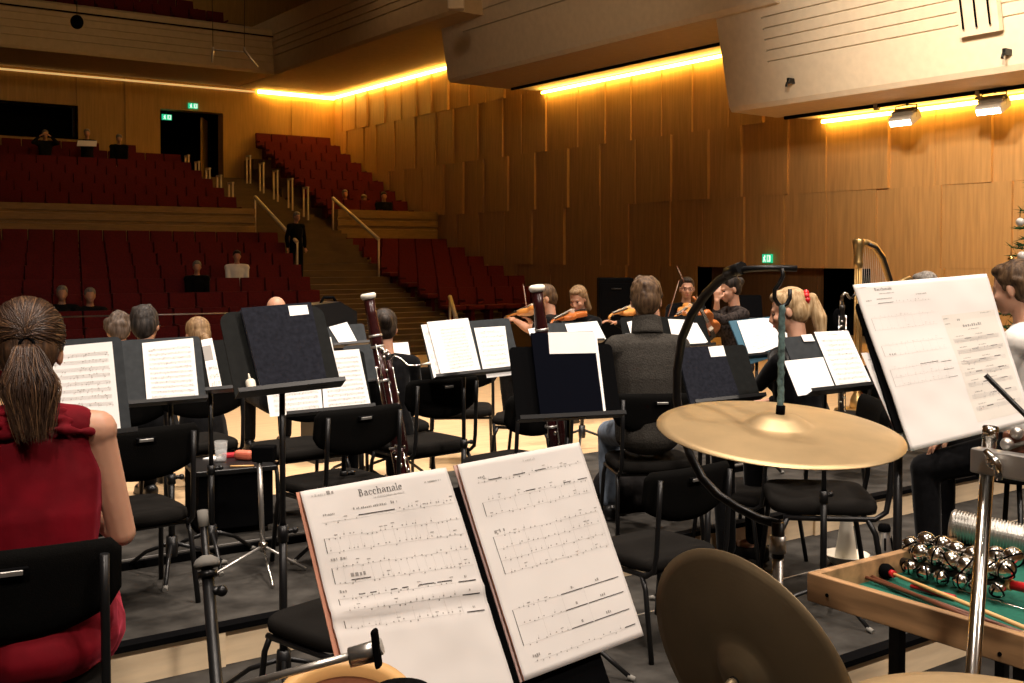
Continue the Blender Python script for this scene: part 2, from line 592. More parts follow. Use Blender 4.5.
# half of the doorway is closed by a dark oak leaf
mb = MB().box((XW + 0.35, 15.2, 0.21), (0.06, 2.9, 2.27)).box((XW + 0.31, 13.85, 0.21), (0.03, 0.05, 2.27))
struct('door_2', mb, mat('dark_oak_door', (0.10, 0.05, 0.02), 0.6, var=0.2, scale=3, stretch=(6, 6, 0.4)))

# back wall with the control-room window and doorway, both painted black for unlit rooms
mb = MB()
DX0, DX1, DZa, DZb = 10.65, 12.65, 4.0, 6.12
WX0, WX1, WZa, WZb = 2.5, 8.2, 5.05, 5.98
edges = [-16, WX0, WX1, 8.6, 9.6, DX0, DX1, 13.4, 14.2, 15.0, 15.8, XW + 0.6]
rnd = random.Random(5)
for a, b in zip(edges[:-1], edges[1:]):
    t = rnd.choice((0.0, 0.03, 0.06))
    spans = [(-0.9, 8.4)]
    if a == WX0:
        spans = [(-0.9, WZa), (WZb, 8.4)]
    if a == DX0:
        spans = [(-0.9, DZa), (DZb, 8.4)]
    for z0, z1 in spans:
        mb.box(((a + b) / 2, YB + 0.2 - t / 2, (z0 + z1) / 2), (b - a, 0.4 + t, z1 - z0))
struct('wall_back', mb, 'wood_back')
struct('wall_back_upper', MB().box((0.3, YB + 0.2, 10.8), (33.2, 0.4, 4.8)), 'wood_back')
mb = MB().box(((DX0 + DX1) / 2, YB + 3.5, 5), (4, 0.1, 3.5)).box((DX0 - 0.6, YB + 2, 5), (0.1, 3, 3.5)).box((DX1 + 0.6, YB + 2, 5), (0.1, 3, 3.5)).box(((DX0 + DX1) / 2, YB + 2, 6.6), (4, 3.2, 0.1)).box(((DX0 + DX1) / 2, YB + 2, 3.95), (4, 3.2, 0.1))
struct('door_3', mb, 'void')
mb = MB().box((DX1 - 0.3, YB + 0.85, 5.0), (0.9, 0.06, 2.0), Euler((0, 0, radians(60))).to_matrix())
struct('door_4', mb, 'wood_back')
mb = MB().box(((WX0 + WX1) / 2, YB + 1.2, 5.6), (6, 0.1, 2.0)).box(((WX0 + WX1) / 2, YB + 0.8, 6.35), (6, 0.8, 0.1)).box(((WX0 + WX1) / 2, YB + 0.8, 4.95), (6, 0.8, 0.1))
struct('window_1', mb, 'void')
mb = MB()
for x in (WX0, WX1):
    mb.box((x, YB - 0.02, (WZa + WZb) / 2), (0.06, 0.1, WZb - WZa + 0.06))
for z in (WZa, WZb):
    mb.box(((WX0 + WX1) / 2, YB - 0.02, z), (WX1 - WX0, 0.1, 0.06))
struct('window_1_frame', mb, 'blackmatte')
struct('wall_left', MB().box((-16.2, 17, 5), (0.4, 40, 13)), 'plaster_dim')
struct('wall_stage', MB().box((0, -3.2, 5), (34, 0.4, 13)), 'plaster_dim')
struct('ceiling', MB().box((0, 15.5, 13.2), (35, 38, 0.4)), 'plaster_dim')


def balcony(num, xf, z, ztop, xlean, y0, y1, track, grooves, m, ygroove=None):
    def profile(gr):
        pts = [(XW + 0.3, z), (track + 0.05, z), (track, z - 0.03), (xf + 0.05, z - 0.02), (xf - 0.01, z + 0.06)]
        H = ztop - z
        for g in (gr or []):
            x = xf + (xlean - xf) * (g - z) / H
            pts += [(x, g - 0.018), (x + 0.05, g - 0.012), (x + 0.05, g + 0.012), (x, g + 0.018)]
        pts += [(xlean, ztop), (xlean + 0.12, ztop + 0.05), (xlean + 0.3, ztop), (xlean + 0.3, ztop - 0.5), (XW + 0.3, ztop - 0.5)]
        return pts
    mb = MB()
    if ygroove is None:
        mb.prism([(x, y0, zz) for x, zz in profile(grooves)], (0, y1 - y0, 0))
    else:
        mb.prism([(x, y0, zz) for x, zz in profile(grooves)], (0, ygroove - y0, 0))
        mb.prism([(x, ygroove, zz) for x, zz in profile(None)], (0, y1 - ygroove, 0))
    return struct('wall_balcony_%d' % num, mb, m)


balcony(1, 14.4, 4.14, 6.6, 13.85, 3.0, 13.75, 15.66, [4.84, 5.02, 5.20, 5.38, 5.56], 'plaster', 12.75)
balcony(2, 13.9, 5.74, 8.7, 13.45, 12.3, 22.4, 15.66, [6.75, 7.1, 7.45], 'plaster', 21.5)
balcony(3, 13.05, 6.99, 8.6, 12.95, 20.6, YB, 15.9, [7.5, 7.7, 7.9, 8.1], 'plaster_dim', 30.8)
mb = MB()
pr = [(YB, 6.99), (30.85, 6.97), (30.8, 7.05)]
for g in (7.3, 7.5, 7.7, 7.9):
    pr += [(30.79, g - 0.015), (30.83, g - 0.01), (30.83, g + 0.01), (30.79, g + 0.015)]
pr += [(30.74, 8.22), (30.86, 8.3), (31.0, 8.22), (31.0, 7.6), (YB, 7.6)]
mb.prism([(-16, y, z) for y, z in pr], (13.07 + 16, 0, 0))
struct('wall_balcony_4', mb, 'plaster_dim')
struct('trim_%d' % n, MB().tube([(-16, 30.7, 8.05), (13.0, 30.7, 8.05)], 0.02, 6), 'blackmatte'); n += 1
# steps of the upper gallery
mb = MB()
for k in range(3):
    mb.box((-1.5, 31.65 + k * 0.9, 7.7 + k * 0.22), (29, 0.9, 0.44 + 0.44 * k))
struct('floor_gallery', mb, 'hallwood')
# black lamp tracks on the soffits, then the cove strips against the wall
struct('trim_%d' % n, MB().box((15.62, 8.4, 4.085), (0.06, 10.3, 0.06)), 'blackmatte'); n += 1
struct('trim_%d' % n, MB().box((15.62, 17.4, 5.685), (0.06, 9.6, 0.06)), 'blackmatte'); n += 1
for (y0, y1, z) in ((3.2, 13.4, 4.06), (12.5, 22.1, 5.66)):
    o = struct('trim_%d' % n, MB().box((XW - 0.13, (y0 + y1) / 2, z), (0.04, y1 - y0, 0.06)), 'cove'); n += 1
struct('trim_%d' % n, MB().box((XW - 0.13, 28.2, 6.91), (0.04, 11.4, 0.08)), 'cove'); n += 1
struct('trim_%d' % n, MB().box((15.15, YB - 0.12, 6.9), (2.7, 0.06, 0.1)), 'cove'); n += 1
struct('trim_%d' % n, MB().box((-1.5, YB - 0.12, 6.88), (30.4, 0.05, 0.055)), 'covedim'); n += 1

# ------------------------------------------------------------------ the setting: raked floors, parapets, stairs
mb = MB().box((0, 17.2, -1.0), (33.4, 5.0, 0.2))
for j in range(8):
    y, zt = 25.8 - 0.95 * j, 2.16 - 0.26 * j
    mb.box((-2.55, y - 0.1, (zt - 0.9 - 1.1) / 2), (26.7, 0.96, zt - 0.9 + 1.1))
struct('floor_stalls', mb, 'hallwood')
mb = MB()
for j in range(6):
    y, zt = 26.5 - 0.94 * j, 2.06 - 0.245 * j
    mb.box((15.0, y - 0.1, (zt - 0.9 - 1.1) / 2), (3.4, 0.95, zt - 0.9 + 1.1))
struct('floor_side_stalls', mb, 'hallwood')
mb = MB()
for i in range(7):
    y, zt = 27.45 + 0.88 * i, 3.13 + 0.29 * i
    mb.box((-2.55, y + 0.35, (zt - 0.9) / 2), (26.7, 0.9, zt - 0.9 + 0.02))
struct('floor_terrace', mb, 'hallwood')
mb = MB()
for i in range(8):
    y, zt = 28.1 + 0.74 * i, 3.2 + 0.335 * i
    mb.box((15.0, y + 0.3, (zt - 0.9) / 2), (3.3, 0.8, zt - 0.9 + 0.02))
struct('floor_side_terrace', mb, 'hallwood')
mb = MB()
for (xa, xb, y0, za, zb) in ((-16, 10.75, 26.62, 1.9, 2.78), (13.35, 16.5, 27.2, 1.9, 2.85)):
    prof = [(y0 + 0.4, za - 2), (y0, za - 2), (y0, za + 0.42), (y0 + 0.05, za + 0.43), (y0 + 0.05, za + 0.50), (y0, za + 0.51), (y0, za + 0.66), (y0 + 0.05, za + 0.67), (y0 + 0.05, za + 0.72), (y0, za + 0.73), (y0, zb), (y0 + 0.4, zb)]
    mb.prism([(xa, y, z) for y, z in prof], (xb - xa, 0, 0))
struct('wall_parapet', mb, 'parapet')
mb = MB()
ST = [(33.6, 4.05), (26.9, 2.15), (24.2, 0.85), (18.6, -0.8)]


def stair_z(y):
    for (ya, za), (yb, zb) in zip(ST[:-1], ST[1:]):
        if yb <= y <= ya:
            return za + (zb - za) * (ya - y) / (ya - yb)
    return ST[-1][1] if y < 19 else ST[0][1]


y = 33.8
while y > 18.5:
    zz = stair_z(y)
    mb.box((12.05, y - 0.17, zz / 2 - 0.6), (2.6, 0.345, zz + 1.2))
    y -= 0.34
struct('floor_stairs', mb, 'hallwood')


# ------------------------------------------------------------------ red plush seats
def seat_mesh():
    b = MB()
    prof = [(-0.02, 0.42), (-0.05, 0.86), (-0.02, 0.9), (0.03, 0.9), (0.09, 0.5), (0.10, 0.42)]
    b.prism([(-0.245, -y, z) for y, z in prof], (0.49, 0, 0))
    b.box((0, -0.26, 0.44), (0.47, 0.40, 0.11), bev=0.03)
    b.box((0, -0.16, 0.2), (0.1, 0.25, 0.42))
    for s in (-1, 1):
        b.box((s * 0.255, -0.2, 0.6), (0.035, 0.38, 0.05), bev=0.01)
    return b


seat0 = seat_mesh().build('auditorium_seat', 'red')
seat0['n'] = 0
ORD = ['front', 'second', 'third', 'fourth', 'fifth', 'sixth', 'seventh', 'eighth']
used = [False]


def seat(x, y, zf, label, group):
    if used[0]:
        o = seat0.copy()
        COL.objects.link(o)
    else:
        o = seat0
        used[0] = True
    o.location = (x, y, zf)
    tag(o, label, 'seat', group)
    return o


for i in range(7):
    y, zt = 27.45 + 0.88 * i, 3.13 + 0.29 * i
    for k in range(11):
        if i == 6 and k in (0, 1, 3):
            continue
        seat(10.5 - 0.53 * k, y + 0.5, zt - 0.9, 'red plush seat in %s row of the terrace beside the dark doorway' % ORD[i], 'terrace seats, %s row' % ORD[i])
for i in range(8):
    y, zt = 28.1 + 0.74 * i, 3.2 + 0.335 * i
    for k in range(5):
        seat(13.9 + 0.53 * k, y + 0.45, zt - 0.9, 'red plush seat in %s row of the terrace against the glowing corner' % ORD[i], 'corner terrace seats, %s row' % ORD[i])
for j in range(8):
    y, zt = 25.8 - 0.95 * j, 2.16 - 0.26 * j
    xr = 11.0 - 0.22 * j
    for k in range(13):
        x = xr - 0.26 - 0.53 * k
        if x < 0.172 * y - 0.6:
            continue
        seat(x, y, zt - 0.9, 'dim red seat, row %s from the top, in the broad stalls block below the terrace' % ORD[j].replace('front', 'first'), 'broad stalls, row %s from the top' % ORD[j].replace('front', 'first'))
for j in range(6):
    y, zt = 26.5 - 0.94 * j, 2.06 - 0.245 * j
    for k in range(6):
        seat(13.5 + 0.525 * k, y, zt - 0.9, 'dim red seat, row %s from the top, in the stalls block by the panelled wall' % ORD[j].replace('front', 'first'), 'side stalls, row %s from the top' % ORD[j].replace('front', 'first'))
for r in range(2):
    for k in range(11):
        seat(11.6 - 0.6 * r - 0.53 * k, 31.75 + 0.9 * r, 7.9 + 0.42 * r, 'red seat in the %s row of the top gallery above the back balcony' % ('front', 'second')[r], 'gallery seats, %s row' % ('front', 'second')[r])


# ------------------------------------------------------------------ handrails and exit signs
def end_rail(x, y, zf, label):
    t = thing('handrail', label, 'handrail', (x, y, zf), 0, 'aisle handrails')
    for s in (-0.14, 0.14):
        MB().box((0, s, 0.45), (0.045, 0.04, 0.9)).build('post', 'rail', t)
    MB().box((0, 0, 0.91), (0.06, 0.34, 0.045)).build('grip', 'rail', t)


for i in range(5):
    y = 28.6 + 0.88 * i
    end_rail(10.86, y, stair_z(y), 'pale handrail at the doorway-side seat rows, %s one up the stairs' % ['first', 'second', 'third', 'fourth', 'fifth'][i])
for i in range(5):
    y = 28.4 + 1.05 * i
    end_rail(12.95, y, stair_z(y), 'pale handrail at the corner terrace rows, %s one up the stairs' % ['first', 'second', 'third', 'fourth', 'fifth'][i])


def stair_rail(pts, label, r=0.045):
    t = thing('handrail', label, 'handrail', pts[0])
    o = V(pts[0])
    MB().tube([V(p) - o for p in pts], r, 8).build('grip', 'rail' if r > 0.03 else 'steel', t)
    for p in (pts[0], pts[-1]):
        q = V(p) - o
        MB().tube([q, q + V((0, 0, -1.05))], 0.025, 8).build('post', 'rail', t)


stair_rail([(10.9, 27.0, 2.2 + 0.9), (10.9, 24.4, 1.9)], 'sloping pale handrail on the terrace-doorway side of the lower stairs')
stair_rail([(13.2, 27.2, 2.2 + 0.95), (13.2, 24.6, 2.0)], 'sloping pale handrail beside the man walking the stairs')
stair_rail([P(450, 297, 22) + V((0, 0, 0.0)), P(456, 318, 20.4)], 'short sloping rail at the front of the side stalls')
pr = [P(60, 317, 17.0), P(235, 313, 17.6)]
stair_rail([pr[0], pr[0].lerp(pr[1], 0.5), pr[1]], 'thin level rail in front of the first stalls row', 0.012)


def exit_sign(c, w, h, normal_axis, label):
    t = thing('exit_sign', label, 'sign', c)
    nx = V(normal_axis)
    side = V((0, 0, 1)).cross(nx)
    R = Matrix((side, nx, V((0, 0, 1)))).transposed()
    MB().box((0, 0, 0), (w, 0.05, h), R).build('panel', 'green', t)
    g = MB()

    def q(x, z, ww, hh, a=0):
        g.box(R @ V((x, 0.03, z)), (ww, 0.012, hh), R @ Euler((0, a, 0)).to_matrix())
    q(-0.24 * w, 0.05 * h, 0.12 * w, 0.36 * h, 0.3)
    q(-0.20 * w, 0.31 * h, 0.09 * w, 0.17 * h)
    q(-0.30 * w, -0.24 * h, 0.07 * w, 0.34 * h, 0.5)
    q(-0.17 * w, -0.24 * h, 0.07 * w, 0.34 * h, -0.3)
    q(-0.31 * w, 0.10 * h, 0.13 * w, 0.07 * h, 0.4)
    q(0.24 * w, 0.0, 0.36 * w, 0.78 * h)
    g.build('running_figure_and_doorway', 'signwhite', t)
    if 'inside' in label:
        MB().tube([(0, 0, h / 2), (0, 0, 6.56 - c[2])], 0.012, 6).build('hanger', 'black', t)
    a = MB()
    a.box(R @ V((0.24 * w, 0.038, 0.02 * h)), (0.10 * w, 0.012, 0.5 * h), R)
    a.build('arrow', 'green', t)


c = P(193, 106, 34.3); c.y = YB - 0.1
exit_sign(c, 0.30, 0.17, (0, -1, 0), 'green running-man exit sign on the wall above the dark doorway')
c = P(173.5, 115, 33.7); c.y = YB + 0.3
exit_sign(c, 0.30, 0.17, (0, -1, 0), 'green running-man exit sign hanging inside the dark doorway')
q = ray(767.5, 258.5); c = EYEP + q * ((XW - 0.10) / q.x)
exit_sign(c, 0.23, 0.17, (-1, 0, 0), 'green running-man exit sign on the side wall above the stage-level doorway')


# ------------------------------------------------------------------ hanging things and lamps
def flood(px, py, label):
    r = ray(px, py)
    c = EYEP + r * (15.55 / r.x)
    t = thing('floodlight', label, 'lamp', c, 0, 'floodlights under the balcony')
    R = Euler((0, radians(-30), 0)).to_matrix()
    b = MB().box((0, 0, 0), (0.30, 0.42, 0.16), R, 0.02)
    for k in range(6):
        b.box(R @ V((-0.04 + 0.03 * k, 0, 0.10)), (0.008, 0.40, 0.06), R)
    b.build('housing', 'lampbody', t)
    for k in range(4):
        MB().box(R @ V((-0.155, -0.15 + 0.1 * k, -0.02)), (0.02, 0.085, 0.09), R).build('lens', 'led', t)
    f = MB()
    for s in (-1, 1):
        f.tube([(0, s * 0.2, 0.0), (0.03, s * 0.2, 0.2), (0.05, 0, 0.22)], 0.012, 6)
    f.build('yoke', 'black', t)
    h = 4.06 - c.z
    MB().tube([(0.05, 0, 0.2), (0.05, 0, h)], 0.02, 6).build('clamp', 'black', t)


flood(905, 118, 'floodlight with four lit lenses under the near balcony, beside the bare clamps')
flood(993, 106, 'floodlight with four lit lenses under the near balcony, at the picture edge')
for (px, py, lb) in ((876, 107, 'small black clamp on the lamp track, first before the floodlights'), (978, 96, 'small black clamp on the lamp track between the two floodlights')):
    r = ray(px, py)
    c = EYEP + r * (15.6 / r.x)
    tag(MB().box((0, 0, 0.04), (0.08, 0.06, 0.08), None, 0.01).tube([(0, 0, 0.06), (0, 0, 4.06 - c.z)], 0.02, 6).box((0.02, 0, -0.03), (0.05, 0.1, 0.05)).build('track_clamp', 'lampbody', None, Matrix.Translation(c)), lb, 'clamp')
for (px, py, lb) in ((791, 81, 'small dark hook on the parapet below its grooves'), (1007, 52, 'small dark eyelet on the parapet near the picture edge')):
    r = ray(px, py)
    c = EYEP + r * (14.27 / r.x)
    tag(MB().box((0, 0, 0), (0.16, 0.06, 0.09), None, 0.01).tube([(0, 0, 0), (-0.1, 0, -0.04), (-0.12, 0, -0.1)], 0.02, 6).build('wall_hook', 'black', None, Matrix.Translation(c)), lb, 'hook')
# hatch with three dark rods set in the near parapet
r = ray(977, 12)
c = EYEP + r * (14.06 / r.x)
t = thing('wall_hatch', 'plaster hatch with three thin dark slots on the near balcony front', 'hatch', c)
R = Euler((0, radians(-13), 0)).to_matrix()
MB().box((0, 0, 0.2), (0.1, 0.60, 1.0), R).build('cover', 'plaster', t)
for s in (-0.2, 0.0, 0.2):
    MB().box(R @ V((-0.055, s, 0.2)), (0.02, 0.02, 0.8), R).build('slot', 'blackmatte', t)

c = P(230, 47, 20.0)
t = thing('hanging_microphone_pair', 'pair of thin microphones on a crossbar hanging under the gallery', 'microphone', c)
MB().tube([RT * -0.33 + V((0, 0, -0.05)), RT * 0.29 + V((0, 0, -0.09))], 0.012, 6).build('crossbar', 'steel', t)
for (a, e) in ((-0.31, V((-0.02, 0, -0.22))), (0.26, V((0.24, 0, -0.3)))):
    q = RT * a + V((0, 0, -0.06))
    MB().tube([q + V((0, 0, 0.06)), q, q + RT * e.x + V((0, 0, e.z))], [0.02, 0.025, 0.018], 8).build('microphone', 'steel', t)
for a, b in ((-0.31, -0.38), (0.26, 0.36)):
    MB().tube([RT * a, RT * b + V((0, 0, 13.0 - c.z))], 0.006, 5).build('cable', 'black', t)
c = P(77, 22, 17.0)
t = thing('hanging_microphone', 'small dark hanging microphone ball in front of the gallery', 'microphone', c)
MB().ell((0, 0, 0), (0.10, 0.09, 0.11)).build('windshield', 'blackmatte', t)
MB().tube([(0, 0, 0.05), (0, 0, 13.0 - c.z)], 0.006, 5).build('cable', 'black', t)
c = P(456, 3, 22.5)
t = thing('hanging_loudspeaker', 'small white loudspeaker hanging before the balcony corner', 'loudspeaker', c)
MB().box((0, 0, 0), (0.34, 0.25, 0.28), Euler((0, 0, -YAW)).to_matrix(), 0.03).build('cabinet', 'plaster', t)
MB().tube([(0, 0, 0.1), (0, 0, 13.0 - c.z)], 0.008, 5).build('cable', 'black', t)


# ------------------------------------------------------------------ chairs
def make_chair(name, label):
    t = thing(name, label, 'chair')
    b = MB()
    # seat pad: rounded slab, slightly dished
    n = 14
    prof = []
    for i in range(n * 4):
        a = 2 * pi * i / (n * 4)
        c_, s_ = cos(a), sin(a)
        k = 0.36
        prof.append((0.235 * math.copysign(abs(c_) ** k, c_), 0.215 * math.copysign(abs(s_) ** k, s_)))
    rings = [(0.90, 0.368), (0.985, 0.375), (1.0, 0.395), (0.985, 0.415), (0.93, 0.427), (0.5, 0.423)]
    vs = [[b.b.verts.new((x * k, y * k, z)) for x, y in prof] for k, z in rings]
    for r0, r1 in zip(vs[:-1], vs[1:]):
        for i in range(len(prof)):
            f = b.b.faces.new((r0[i], r0[(i + 1) % len(prof)], r1[(i + 1) % len(prof)], r1[i]))
            f.smooth = True
    b.b.faces.new(vs[-1]).smooth = True
    b.b.faces.new(list(reversed(vs[0])))
    b.build('seat', 'fabricseat', t)
    # backrest: straight top, bowed lower edge, curved in plan
    b = MB()
    NX, NZ = 20, 8
    grid = {}
    for side in (0, 1):
        for i in range(NX + 1):
            u = -1 + 2 * i / NX
            x = 0.26 * u
            e = max(0, (abs(u) - 0.88) / 0.12)
            ztop = 0.81 - 0.028 * (1 - sqrt(max(0, 1 - e * e)))
            zbot = 0.575 + 0.075 * abs(u) ** 2.2 + 0.028 * (1 - sqrt(max(0, 1 - e * e)))
            for j in range(NZ + 1):
                v = j / NZ
                z = zbot + (ztop - zbot) * v
                edge = min(1, min(v, 1 - v) * 6, (1 - abs(u)) * 12)
                th = 0.006 + 0.013 * sqrt(max(0, edge))
                y = -0.205 - 0.14 * (z - 0.5) + 0.028 * u * u + (th if side else -th)
                grid[side, i, j] = b.b.verts.new((x, y, z))
    for side in (0, 1):
        for i in range(NX):
            for j in range(NZ):
                q = [grid[side, i, j], grid[side, i + 1, j], grid[side, i + 1, j + 1], grid[side, i, j + 1]]
                b.b.faces.new(q if side == 0 else q[::-1]).smooth = True
    for i in range(NX):
        for j in (0, NZ):
            b.b.faces.new((grid[0, i, j], grid[1, i, j], grid[1, i + 1, j], grid[0, i + 1, j])).smooth = True
    for j in range(NZ):
        for i in (0, NX):
            b.b.faces.new((grid[0, i, j], grid[0, i, j + 1], grid[1, i, j + 1], grid[1, i, j])).smooth = True
    back = b.build('backrest', 'fabric', t)
    MB().box((0.0, -0.268, 0.760), (0.088, 0.012, 0.024), Euler((radians(9), 0, 0)).to_matrix(), 0.004).build('carrying_slot', 'blackmatte', back)
    pl = MB().box((0.0, -0.275, 0.760), (0.062, 0.006, 0.013), Euler((radians(9), 0, 0)).to_matrix(), 0.002).build('name_plate', 'steel', back)
    pl['label'] = 'small silver plate'
    for s in (-1, 1):
        MB().tube([(s * 0.215, -0.264, 0.78), (s * 0.216, -0.255, 0.64), (s * 0.218, -0.245, 0.46), (s * 0.22, -0.232, 0.39), (s * 0.222, -0.19, 0.36), (s * 0.222, 0.0, 0.358), (s * 0.222, 0.17, 0.358)], 0.0115, 10).build('upright', 'black', t)
        MB().tube([(s * 0.222, -0.16, 0.358), (s * 0.228, -0.19, 0.30), (s * 0.24, -0.24, 0.0)], [0.0115, 0.0115, 0.012], 10).build('leg', 'black', t)
        MB().tube([(s * 0.222, 0.155, 0.358), (s * 0.228, 0.18, 0.30), (s * 0.24, 0.215, 0.0)], [0.0115, 0.0115, 0.012], 10).build('leg', 'black', t)
    MB().tube([(-0.222, -0.16, 0.354), (0.222, -0.16, 0.354)], 0.010, 8).build('crossbar', 'black', t)
    return t


def floor_z(p):
    y = p.y
    if abs(p.x) < 0.95 and 1.40 < y < 3.30:
        return 0.04
    return -0.34 if y < YA else ZA if y < YBE else ZB if y < YC else ZC if y < YS else 0.0


chair0 = make_chair('orchestra_chair', 'x')
chair_used = [False]


def chair(px, py, d, az, label, ref='back', group='black orchestra chairs', scale=1.0):
    """px,py: pixel of the backrest's top middle ('back') or of the seat's middle ('seat')"""
    p = P(px, py, d)
    fwd = V((sin(radians(az)), cos(radians(az)), 0))
    if ref == 'back':
        p = p + fwd * 0.245
    z = floor_z(p)
    loc = V((p.x, p.y, z))
    if not chair_used[0]:
        chair_used[0] = True
        chair0.location = loc
        chair0.rotation_euler = (0, 0, AZ(az))
        chair0['label'] = label
        chair0['group'] = group
        return chair0
    c = dup(chair0, loc, AZ(az), label, group)
    c.scale = (scale, scale, scale)
    return c


chair(8, 541, 2.62, 9, 'black chair the woman in the red dress sits on')
chair(144, 434, 4.75, -3, 'empty black chair beside the black box with the water glass')
chair(363, 410, 5.4, -8, 'empty black chair just behind the open page titled Bacchanale')
chair(318, 404, 6.2, -4, 'black chair mostly hidden behind the navy folder stand')
chair(128, 407, 6.25, -4, 'black chair under the grey desk behind the bare shoulder')
chair(207, 402, 6.35, -2, 'black chair behind the box with the water glass')
chair(446, 386, 6.35, -6, 'empty black chair with its legs on the pale boards, below the double-page stand')
chair(512, 443, 6.15, -10, 'black chair whose seat shows below the stand with the navy folder', 'seat')
chair(650, 440, 6.2, 28, 'black chair the man in the grey sweater sits on', 'seat')
chair(693, 458, 4.75, -2, 'empty black chair between the right-leaning page and the hanging cymbal')
chair(346, 604, 4.0, -14, 'black chair whose seat corner shows behind the Bacchanale page', 'seat')
chair(818, 498, 5.65, -48, 'empty black chair under the hanging cymbal beside the white mutes', 'seat', scale=1.22)
chair(850, 407, 7.8, -10, 'black chair below the two-page stand next to the tall loose sheet', 'seat')
chair(786, 368, 6.0, -10, 'black chair the blonde woman with the red hair tie sits on')
chair(402, 372, 7.3, 10, 'black chair of the dark-haired woman beyond the bassoon')
chair(528, 396, 7.6, -40, 'black chair standing on the pale boards behind the navy folder stand', 'seat')
chair(462, 392, 8.3, 30, 'black chair on the pale boards beyond the double-page stand', 'seat')


# ------------------------------------------------------------------ desks, stands, sheets
def frame(o, yaw, tilt, roll=0.0):
    y, t, r = radians(yaw), radians(tilt), radians(roll)
    u = V((cos(y), sin(y), 0))
    v = V((-sin(y) * sin(t), cos(y) * sin(t), cos(t)))
    u2, v2 = cos(r) * u - sin(r) * v, cos(r) * v + sin(r) * u
    n = u2.cross(v2)
    m = Matrix((u2, v2, n)).transposed().to_4x4()
    m.translation = V(o)
    return m


def on_plane(mx, px, py, off=0.0):
    """where the view line of a pixel meets the desk plane, in the desk's own coordinates"""
    o, n = mx.translation, V(mx.col[2][:3])
    r = ray(px, py)
    t = ((o + n * off) - EYEP).dot(n) / r.dot(n)
    q = mx.inverted() @ (EYEP + r * t)
    return V((q.x, q.y, 0))


def music_stand(mx, x0, x1, h, label, m='desk', fz=None, rounded=0.02, name='music_stand', polex=0.0, base=True, y0=0.0, lip=True):
    o = mx.translation
    n = V(mx.col[2][:3])
    top = mx @ V((polex, h * 0.35, -0.03))
    fz = floor_z(top) if fz is None else fz
    t = thing(name, label, 'music stand', (top.x, top.y, fz))
    inv = t.matrix_world.inverted() if False else Matrix.Translation(-V((top.x, top.y, fz)))
    L = inv @ mx
    r = rounded
    pts = []
    for (cx, cy, a0) in ((x1 - r, h - r, 0), (x0 + r, h - r, 90)):
        for k in range(6):
            a = radians(a0 + 18 * k)
            pts.append((cx + r * cos(a), cy + r * sin(a), -0.010))
    pts += [(x0, y0 - 0.005, -0.010), (x1, y0 - 0.005, -0.010)]
    b = MB().prism(pts, (0, 0, 0.006))
    b.build('desk', m, t, L)
    if lip:
        b = MB().box(((x0 + x1) / 2, y0 - 0.008, 0.022), (x1 - x0, 0.006, 0.064), None, 0.002)
        b.box(((x0 + x1) / 2, y0 - 0.001, 0.052), (x1 - x0, 0.016, 0.005))
        b.build('lip', 'black', t, L)
    H = top.z - fz
    q = L @ V((polex, h * 0.35, -0.012))
    b = MB().tube([q, (0, 0, H - 0.01), (0, 0, H - 0.07)], 0.014, 10)
    b.box(L @ V((polex, h * 0.35, -0.016)), (0.1, 0.09, 0.01), L.to_3x3())
    b.build('bracket', 'black', t)
    MB().tube([(0, 0, H - 0.05), (0, 0, H * 0.45)], 0.0115, 10).build('pole', 'black', t)
    b = MB().tube([(0, 0, H * 0.52), (0, 0, 0.10)], 0.016, 10)
    b.tube([(0, 0, H * 0.52), (0, 0, H * 0.47)], 0.021, 10)
    s = b.build('sleeve', 'black', t)
    MB().tube([(0.015, 0, H * 0.5), (0.05, 0, H * 0.5)], 0.010, 8).ell((0.05, 0, H * 0.5), 0.014).build('knob', 'black', s)
    if base:
        MB().lathe([(0, 0.19), (0.026, 0.19), (0.03, 0.12), (0.026, 0.09), (0, 0.09)], 16).build('hub', 'black', t)
        for k in range(3):
            a = 2 * pi * k / 3 + 0.5 + o.x
            lg = MB().tube([(0.02 * cos(a), 0.02 * sin(a), 0.15), (0.15 * cos(a), 0.15 * sin(a), 0.10), (0.27 * cos(a), 0.27 * sin(a), 0.012)], 0.010, 8).build('leg', 'black', t)
            MB().tube([(0.255 * cos(a), 0.255 * sin(a), 0.018), (0.285 * cos(a), 0.285 * sin(a), 0.008)], 0.012, 8).build('rubber_foot', 'rubber', lg)
    return t


